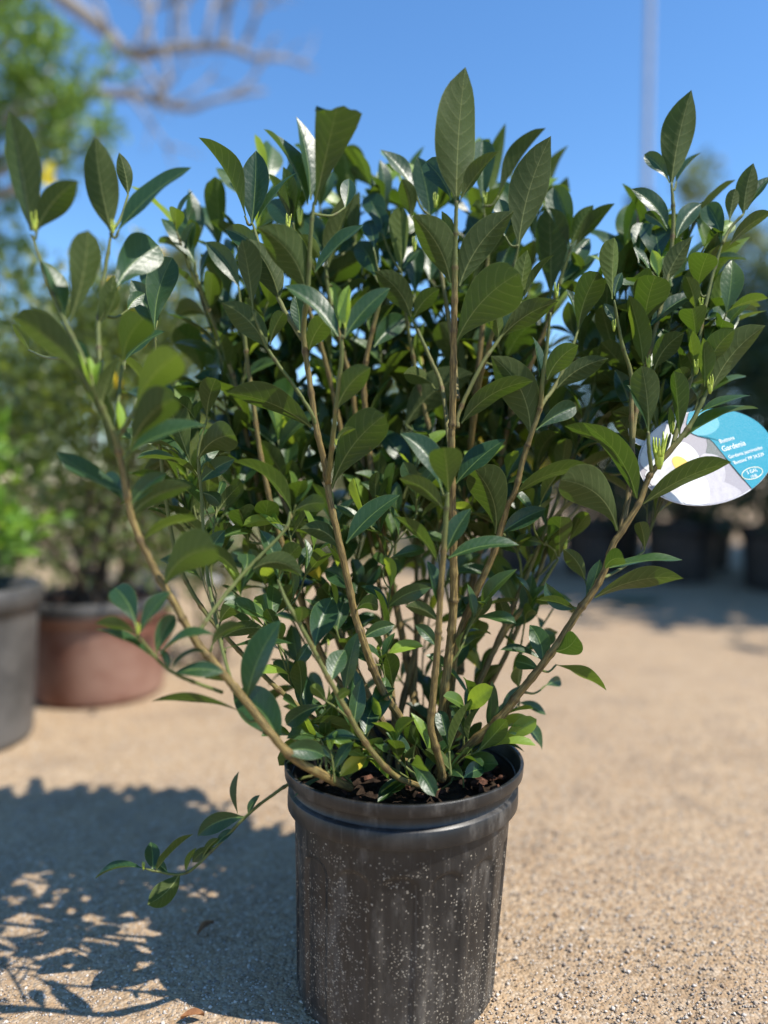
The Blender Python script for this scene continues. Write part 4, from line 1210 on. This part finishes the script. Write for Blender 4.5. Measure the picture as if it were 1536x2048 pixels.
F_WHITE = make_foliage_material('petal_white', (0.6, 0.58, 0.58), (0.8, 0.78, 0.78), (0.2, 0.2, 0.2), 0.5)
BARK_G = make_simple('bark_grey', (0.20, 0.18, 0.165), (0.42, 0.385, 0.35), 30, 0.85, 0.2, 0.7, 0.01)
BARK_D = make_simple('bark_dark', (0.05, 0.035, 0.025), (0.15, 0.11, 0.08), 40, 0.9, 0.2, 0.7, 0.01)

def shrub(name, label, cx, cy, z0, h, rx, n, fol, lsize, seed, stems=6, flowers=None, group=None, clumps=22, open_low=0.25, bias=None):
    rg = np.random.default_rng(seed)
    root = empty(name, (cx, cy, z0))
    tag(root, label, 'shrub', group)
    cl = []
    for i in range(clumps):
        a = rg.uniform(0, 6.28); v = open_low + (1 - open_low) * rg.random() ** 0.8
        rad = rx * math.sqrt(rg.random()) * (0.55 + 0.6 * math.sin(math.pi * min(1, v * .85)))
        cl.append((cx + rad * math.cos(a), cy + rad * math.sin(a), z0 + h * v))
    cl = np.array(cl)
    for i in range(stems):
        e = cl[i % len(cl)]
        b = np.array((cx + rg.normal(0, rx * .12), cy + rg.normal(0, rx * .12), z0 - 0.03))
        mid = b * .5 + e * .5 + np.array((0, 0, h * .06)) + rg.normal(0, rx * .06, 3)
        limb([b, mid, e], 0.006 + 0.008 * h, 0.003, BARK_D, root, 'stem')
    pick = rg.integers(0, len(cl), n)
    spread = rx * 0.27
    pts = cl[pick] + rg.normal(0, spread, (n, 3)) * np.array((1, 1, .9))
    pts[:, 2] = np.maximum(pts[:, 2], z0 + 0.02)
    nor = pts - np.array((cx, cy, z0 + h * .4)); nor /= np.linalg.norm(nor, axis=1)[:, None]
    tones = np.clip(rg.random(n) * .7 + rg.random(len(cl))[pick] * .3, 0, 1)
    V, F, T = leaf_cloud(pts, nor, lsize * rg.uniform(.7, 1.3, n), tones, rg)
    mesh_obj('foliage', V, F, fol, root, smooth=False, attrs={'tone': T})
    if flowers:
        fm, fn, fs, zmin = flowers
        up = np.where(pts[:, 2] > z0 + h * zmin)[0]
        for q in rg.choice(up, min(fn, len(up)), replace=False):
            p = pts[q] + nor[q] * 0.03
            k = 9
            pp = np.repeat(p[None], k, 0) + rg.normal(0, fs * .08, (k, 3))
            V, F, T = leaf_cloud(pp, np.repeat(nor[q][None], k, 0), np.full(k, fs) * rg.uniform(.8, 1.2, k), rg.random(k), rg, 0.7)
            mesh_obj('flower', V, F, fm, root, smooth=False, attrs={'tone': T})
    return root

def simple_pot(label, cx, cy, h, r_top, r_bot, m, group=None, lip=0.018):
    root = empty('nursery_pot', (cx, cy, 0))
    tag(root, label, 'pot', group)
    prof = [(r_bot * .6, .006), (r_bot * .96, .002), (r_bot, .012)]
    for z in np.linspace(.02, h * .86, 12): prof.append((r_bot + (r_top - r_bot) * z / h, z))
    prof += [(r_top + lip * .2, h * .865), (r_top + lip * .55, h * .88), (r_top + lip * .55, h * .985), (r_top + lip * .3, h), (r_top - .004, h), (r_top - .012, h * .9), (r_top - .02, h * .6)]
    V, F = lathe(prof, cx, cy, 56)
    mesh_obj('pot_wall', V, F, m, root)
    seg = 40
    rs = r_top - .011
    V = [(cx, cy, h * .9)] + [(cx + rs * math.cos(a), cy + rs * math.sin(a), h * .89 + random.uniform(-.006, .006)) for a in np.linspace(0, 6.283, seg, endpoint=False)]
    mesh_obj('soil', V, [(0, 1 + i, 1 + (i + 1) % seg) for i in range(seg)], M['soil'], root)
    return root

POT_GREY = make_simple('grey_weathered_plastic', (0.050, 0.048, 0.046), (0.115, 0.108, 0.10), 9, 0.5, 0.45, 0.1)
POT_BROWN = make_simple('brown_dusty_plastic', (0.16, 0.062, 0.040), (0.29, 0.17, 0.125), 7, 0.6, 0.35, 0.1)
POT_BLACK = make_simple('black_plastic_far', (0.010, 0.010, 0.011), (0.035, 0.033, 0.032), 10, 0.45, 0.45, 0.1)

# grey pot at the left edge with a fresh green plant
simple_pot('weathered grey plastic pot cut by the left edge of the picture', -0.985, 1.74, 0.36, 0.185, 0.165, POT_GREY)
shrub('leafy_shrub', 'fresh bright green plant growing in the grey pot at the left edge', -1.03, 1.74, 0.33, 0.40, 0.14, 800, F_LIME, 0.05, 11, 6)
# brown pot behind it, with a small-leaved shrub
bp = simple_pot('dusty red brown pot standing behind the grey pot', -0.80, 2.14, 0.262, 0.200, 0.172, POT_BROWN)
V, F = lathe([(0.211, 0.245), (0.214, 0.249), (0.214, 0.275), (0.210, 0.279), (0.196, 0.279), (0.190, 0.262)], -0.80, 2.14, 56)
mesh_obj('dark_rim', V, F, POT_GREY, bp)
shrub('leafy_shrub', 'loose small leaved shrub with yellow flowers in the red brown pot', -0.80, 2.20, 0.24, 0.82, 0.32, 6500, F_MID, 0.034, 12, 12, (F_YELLOW, 26, .022, .5), None, 44)
shrub('leafy_shrub', 'low white flowering plant beside the red brown pot', -0.57, 2.45, 0.0, 0.45, 0.16, 700, F_OLIVE, 0.03, 13, 6, (F_WHITE, 12, .030, .5))
shrub('leafy_shrub', 'tall mid green shrub behind the red brown pot at the far left', -1.55, 3.1, 0.0, 1.25, 0.48, 2600, F_MID, 0.05, 14, 10, None, None, 36, .1)

# leafy tree reaching in at the upper left
def canopy_tree(name, label, base, trunk_top, centres, n, fol, lsize, seed, bark, r0, group=None, cat='tree'):
    rg = np.random.default_rng(seed)
    root = empty(name, base)
    tag(root, label, cat, group)
    base = np.array(base, float); trunk_top = np.array(trunk_top, float)
    limb([base - np.array((0, 0, .05)), base * .5 + trunk_top * .5 + rg.normal(0, .05, 3) * r0 * 8, trunk_top], r0, r0 * .6, bark, root, 'trunk', 14, 10)
    cs = np.array([c[:3] for c in centres], float); rs = np.array([c[3] for c in centres], float)
    for c, r in zip(cs, rs):
        mid = trunk_top * .45 + c * .55 + np.array((0, 0, -.1 * np.linalg.norm(c - trunk_top))) 
        limb([trunk_top, mid, c], r0 * .42, r0 * .08, bark, root, 'limb', 12, 6)
    w = rs ** 2 / np.sum(rs ** 2)
    pick = rg.choice(len(cs), n, p=w)
    # leaves gather in sprays inside each clump
    spr = rg.normal(0, 1, (len(cs), 14, 3)); spr /= np.linalg.norm(spr, axis=2)[:, :, None]
    sp = rg.integers(0, 14, n)
    pts = cs[pick] + spr[pick, sp] * (rs[pick] * rg.uniform(.35, .95, n) ** .6)[:, None] + rg.normal(0, 1, (n, 3)) * (rs[pick] * .20)[:, None]
    nor = pts - cs[pick]; nor /= np.linalg.norm(nor, axis=1)[:, None] + 1e-9
    tones = np.clip(.65 * rg.random(n) + .35 * rg.random((len(cs), 14))[pick, sp], 0, 1)
    V, F, T = leaf_cloud(pts, nor, lsize * rg.uniform(.7, 1.3, n), tones, rg)
    mesh_obj('crown', V, F, fol, root, smooth=False, attrs={'tone': T})
    return root

def C(px, py, d, r_px):
    p = P(px, py, d)
    return (p[0], p[1], p[2], r_px * d / FPX)

g0 = P(-330, 950, 3.4)
canopy_tree('leafy_tree', 'sunlit green leafy tree reaching in at the upper left corner', (g0[0], g0[1], 0), P(-260, 400, 3.4),
    [C(20, 70, 3.2, 90), C(110, 130, 3.2, 80), C(60, 220, 3.3, 90), C(150, 240, 3.1, 60), C(-60, 180, 3.4, 110), C(20, 330, 3.3, 70), C(130, 330, 3.2, 42), C(215, 270, 3.2, 30), C(5, 470, 3.4, 60), C(-70, 400, 3.4, 90), C(10, 560, 3.4, 45),
     C(-160, 60, 3.5, 130), C(-260, 250, 3.6, 140), C(30, -60, 3.3, 90), C(-120, -100, 3.4, 120), C(230, 130, 3.3, 28)],
    6500, F_BRIGHT, 0.05, 21, BARK_G, 0.07)
yl = empty('yellow_leaf', P(78, 352, 3.0))
tag(yl, 'single yellow leaf hanging against the sky at the upper left', 'leaf')
rgx = np.random.default_rng(3)
for q in range(4):
    p = P(78 + rgx.normal(0, 9), 350 + rgx.normal(0, 10), 3.0)
    V, F, T = leaf_cloud(p[None], np.array([(0.2, -.3, -.8)]), np.array([0.085]), np.array([.7]), rgx, .6)
    mesh_obj('leaf', V, F, F_YELLOW, yl, smooth=False, attrs={'tone': T})
limb([P(78, 330, 3.05), P(40, 300, 3.15), P(20, 330, 3.3)], .004, .006, BARK_G, yl, 'stalk')

# bare tree behind it
def bare_tree():
    g = P(-420, 950, 5.4)
    root = empty('bare_tree', (g[0], g[1], 0))
    tag(root, 'leafless grey branched tree spreading across the top left sky', 'tree')
    top = P(-360, 330, 5.4)
    limb([(g[0], g[1], -.1), P(-400, 640, 5.4), top], .16, .11, BARK_G, root, 'trunk', 14, 10)
    main = [top, P(-120, 60, 5.3), P(60, -35, 5.2), P(129, 0, 5.2), P(207, 58, 5.2), P(265, 109, 5.2), P(351, 96, 5.1), P(450, 94, 5.1), P(505, 115, 5.0)]
    limb(main, .075, .022, BARK_G, root, 'limb', 50, 8)
    sec = [top, P(-80, 260, 5.3), P(90, 215, 5.2), P(176, 190, 5.2), P(273, 191, 5.1), P(371, 217, 5.1), P(430, 200, 5.0), P(530, 182, 5.0)]
    limb(sec, .06, .010, BARK_G, root, 'limb', 44, 7)
    rg = np.random.default_rng(77)
    def twig(a, ang, ln, d, r, lvl):
        x, y = a
        bend = rg.normal(0, .25)
        pts = [P(x, y, d)]
        dd = d
        for k in range(1, 4):
            an = ang + bend * k / 3
            dd += rg.normal(0, .04)
            pts.append(P(x + ln * k / 3 * math.cos(an), y - ln * k / 3 * math.sin(an), dd))
        limb(pts, r, r * .35, BARK_G, root, 'branch', 9, 5)
        if lvl > 0:
            for j in range(3):
                f = rg.uniform(.3, .95)
                an = ang + bend * f
                twig((x + ln * f * math.cos(an), y - ln * f * math.sin(an)), an + rg.choice((-1, 1)) * rg.uniform(.3, .8), ln * rg.uniform(.4, .6), dd, r * .5, lvl - 1)
    for (x, y) in ((215, 65), (265, 108), (300, 100), (340, 96), (370, 96), (405, 94), (440, 94), (455, 95), (480, 104)):
        twig((x, y), R(rg.uniform(55, 105)), rg.uniform(130, 210), 5.1, .022, 2)
    for (x, y, an) in ((230, 190, 40), (300, 197, 20), (345, 208, 15), (410, 205, 30), (470, 195, 35), (505, 115, 15), (330, 98, -60), (260, 190, -50), (280, 120, -70)):
        twig((x, y), R(an + rg.normal(0, 10)), rg.uniform(80, 150), 5.05, .016, 1)
bare_tree()

# right-hand side: tall pole, row of potted shrubs in the shade, trees
def build_pole():
    g = P(1283, 950, 9.0)
    root = empty('light_pole', (g[0], g[1], 0))
    tag(root, 'tall thin pale metal pole rising from a dark post on the right', 'pole')
    met = make_simple('galvanised_metal', (0.30, 0.31, 0.35), (0.40, 0.41, 0.45), 8, 0.45, 0.5, 0.05)
    wood = make_simple('dark_post_wood', (0.014, 0.012, 0.014), (0.05, 0.042, 0.04), 20, 0.8, 0.3, 0.4)
    t = P(1281, 400, 9.0)
    limb([(g[0], g[1], -.1), (g[0], g[1], 1.5), (t[0], t[1], t[2])], .155, .135, wood, root, 'post', 10, 14)
    limb([(t[0] + .06, t[1], t[2] - .8), (t[0] + .075, t[1], t[2] + 2), (t[0] + .09, t[1], t[2] + 5.0)], .042, .036, met, root, 'mast', 10, 14)
    V, F = lathe([(.15, t[2] - .05), (.16, t[2] - .03), (.16, t[2] + .03), (.10, t[2] + .06)], t[0], t[1], 20)
    mesh_obj('collar', V, F, wood, root)
build_pole()

ROW = [  # x, y, pot height, radius, plant height, plant radius, foliage, label words
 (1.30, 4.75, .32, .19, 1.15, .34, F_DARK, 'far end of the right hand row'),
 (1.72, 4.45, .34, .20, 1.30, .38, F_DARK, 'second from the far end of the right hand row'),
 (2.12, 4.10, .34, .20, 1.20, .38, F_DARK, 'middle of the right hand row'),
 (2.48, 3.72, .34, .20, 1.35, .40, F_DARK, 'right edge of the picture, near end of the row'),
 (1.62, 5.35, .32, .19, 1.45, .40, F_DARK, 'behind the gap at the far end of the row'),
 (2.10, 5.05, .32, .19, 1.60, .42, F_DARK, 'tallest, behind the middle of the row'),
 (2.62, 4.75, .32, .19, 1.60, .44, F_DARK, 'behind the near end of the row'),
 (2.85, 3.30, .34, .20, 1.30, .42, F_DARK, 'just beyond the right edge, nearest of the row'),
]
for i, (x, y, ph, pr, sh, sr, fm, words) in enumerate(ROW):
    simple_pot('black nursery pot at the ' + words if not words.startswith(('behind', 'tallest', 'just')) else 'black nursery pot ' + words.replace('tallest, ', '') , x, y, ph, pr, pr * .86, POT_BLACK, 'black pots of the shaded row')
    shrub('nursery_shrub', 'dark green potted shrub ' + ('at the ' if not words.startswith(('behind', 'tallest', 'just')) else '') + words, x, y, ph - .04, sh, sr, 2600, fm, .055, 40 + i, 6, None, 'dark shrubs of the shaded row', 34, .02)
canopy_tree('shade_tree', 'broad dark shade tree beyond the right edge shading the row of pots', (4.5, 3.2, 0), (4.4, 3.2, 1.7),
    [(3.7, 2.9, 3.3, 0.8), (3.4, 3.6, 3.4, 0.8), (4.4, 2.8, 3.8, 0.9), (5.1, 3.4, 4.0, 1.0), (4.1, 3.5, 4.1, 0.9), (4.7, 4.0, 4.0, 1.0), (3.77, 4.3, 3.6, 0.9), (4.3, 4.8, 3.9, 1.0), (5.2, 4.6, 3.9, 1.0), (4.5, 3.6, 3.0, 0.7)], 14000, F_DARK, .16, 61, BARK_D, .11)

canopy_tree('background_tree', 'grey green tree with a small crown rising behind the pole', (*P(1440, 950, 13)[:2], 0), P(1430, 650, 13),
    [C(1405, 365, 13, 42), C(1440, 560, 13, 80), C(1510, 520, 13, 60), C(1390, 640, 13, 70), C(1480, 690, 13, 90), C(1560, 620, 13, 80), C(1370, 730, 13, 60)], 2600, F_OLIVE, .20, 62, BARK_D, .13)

# middle distance: shrubs between the stems
def yellow_mid():
    simple_pot('black pot of the yellow flowering plant in the middle distance', 0.86, 4.9, .30, .20, .17, POT_BLACK)
    shrub('flowering_shrub', 'yellow flowering plant in a black pot behind the right stems', 0.86, 4.9, .26, .60, .22, 900, F_MID, .05, 70, 6, (F_YELLOW, 34, .075, .35), None, 16)
yellow_mid()
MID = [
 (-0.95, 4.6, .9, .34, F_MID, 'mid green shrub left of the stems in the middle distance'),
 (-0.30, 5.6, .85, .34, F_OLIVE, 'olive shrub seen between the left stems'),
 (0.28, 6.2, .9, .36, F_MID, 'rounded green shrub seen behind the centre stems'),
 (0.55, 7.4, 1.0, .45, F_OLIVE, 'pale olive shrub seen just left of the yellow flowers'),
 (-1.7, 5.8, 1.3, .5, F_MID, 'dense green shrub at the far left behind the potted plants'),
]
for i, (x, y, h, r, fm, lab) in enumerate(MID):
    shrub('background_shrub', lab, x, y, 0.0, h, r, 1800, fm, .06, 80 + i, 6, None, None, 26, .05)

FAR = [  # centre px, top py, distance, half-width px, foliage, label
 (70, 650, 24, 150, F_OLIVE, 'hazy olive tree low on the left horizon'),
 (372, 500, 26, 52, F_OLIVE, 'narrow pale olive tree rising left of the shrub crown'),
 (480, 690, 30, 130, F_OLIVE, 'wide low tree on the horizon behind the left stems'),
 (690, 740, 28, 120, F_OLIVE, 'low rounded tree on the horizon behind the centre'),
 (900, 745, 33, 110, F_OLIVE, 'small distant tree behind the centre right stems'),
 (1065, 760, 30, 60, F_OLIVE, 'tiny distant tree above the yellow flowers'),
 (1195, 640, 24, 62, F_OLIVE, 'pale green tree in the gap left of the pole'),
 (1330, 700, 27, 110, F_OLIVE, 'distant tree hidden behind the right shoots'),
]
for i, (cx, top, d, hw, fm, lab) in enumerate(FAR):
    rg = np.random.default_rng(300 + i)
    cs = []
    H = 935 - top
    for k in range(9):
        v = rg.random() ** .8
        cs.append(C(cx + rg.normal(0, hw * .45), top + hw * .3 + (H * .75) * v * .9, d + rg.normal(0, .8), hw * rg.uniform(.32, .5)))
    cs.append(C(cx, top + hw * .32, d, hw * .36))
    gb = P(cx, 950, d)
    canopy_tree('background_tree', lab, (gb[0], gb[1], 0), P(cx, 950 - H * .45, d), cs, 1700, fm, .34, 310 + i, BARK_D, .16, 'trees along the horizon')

# low grey shed far behind
def shed():
    a = P(880, 950, 18); b = P(1190, 950, 18)
    root = empty('shed', ((a[0] + b[0]) / 2, a[1], 0))
    tag(root, 'long low grey shed in the distance behind the yellow flowers', 'shed')
    x0, x1, y0, y1, h = a[0], b[0], a[1], a[1] + 4, 1.55
    wallm = make_simple('shed_metal', (0.36, 0.35, 0.37), (0.44, 0.43, 0.45), 3, .6, .4, .1)
    roofm = make_simple('shed_roof', (0.10, 0.10, 0.12), (0.16, 0.16, 0.18), 3, .6, .4, .1)
    V = [(x0, y0, 0), (x1, y0, 0), (x1, y1, 0), (x0, y1, 0), (x0, y0, h), (x1, y0, h), (x1, y1, h), (x0, y1, h)]
    mesh_obj('wall', V, [(0, 1, 5, 4), (1, 2, 6, 5), (2, 3, 7, 6), (3, 0, 4, 7)], wallm, root, smooth=False)
    e = .25; ym = (y0 + y1) / 2
    V = [(x0 - e, y0 - e, h), (x1 + e, y0 - e, h), (x1 + e, ym, h + .5), (x0 - e, ym, h + .5), (x1 + e, y1 + e, h), (x0 - e, y1 + e, h)]
    V += [(x, y, z + .06) for x, y, z in V]
    mesh_obj('roof', V, [(0, 1, 2, 3), (3, 2, 4, 5), (6, 9, 8, 7), (9, 11, 10, 8), (0, 6, 7, 1), (1, 7, 8, 2), (2, 8, 10, 4), (4, 10, 11, 5), (5, 11, 9, 3), (3, 9, 6, 0)], roofm, root, smooth=False)
    for k in range(3):
        xx = x0 + (x1 - x0) * (k + .5) / 3
        V = [(xx - .35, y0 - .03, .02), (xx + .35, y0 - .03, .02), (xx + .35, y0 - .03, 1.3), (xx - .35, y0 - .03, 1.3), (xx - .35, y0 + .02, .02), (xx + .35, y0 + .02, .02), (xx + .35, y0 + .02, 1.3), (xx - .35, y0 + .02, 1.3)]
        mesh_obj('door', V, [(0, 1, 2, 3), (0, 4, 5, 1), (1, 5, 6, 2), (2, 6, 7, 3), (3, 7, 4, 0)], roofm, root, smooth=False)
shed()

# fallen leaves on the ground
def fallen(px, py, ln, ang, m, label):
    dep = CAM_H * FPX / (py - 950)
    c = P(px, py, dep); c[2] = 0.003
    d = np.array((math.cos(ang), math.sin(ang), 0.0)); s = np.array((-d[1], d[0], 0))
    t = np.linspace(0, 1, 9)
    w = profile(t, 'e') * ln * .22
    V = []
    for i in range(9):
        for u in (-1, -.5, 0, .5, 1):
            V.append(c + d * (t[i] - .5) * ln + s * u * w[i] + np.array((0, 0, .002 + abs(u) * .004 + .004 * math.sin(t[i] * 3))))
    F = [(i * 5 + j, i * 5 + j + 1, i * 5 + j + 6, i * 5 + j + 5) for i in range(8) for j in range(4)]
    o = mesh_obj('fallen_leaf', V, F, m)
    tag(o, label, 'leaf')
fallen(385, 2044, .026, .2, M['dry_leaf'], 'orange brown dry leaf on the sunlit gravel at the bottom edge')
fallen(412, 1865, .030, 1.0, M['dry_leaf'], 'dark brown dry leaf lying in the pot shadow')
M['litter'] = make_simple('green_litter', (0.05, 0.09, 0.045), (0.10, 0.15, 0.08), 40, .8, .2)
fallen(1265, 1205, .30, .1, M['litter'], 'green leaf litter lying on the sand near the dark row')
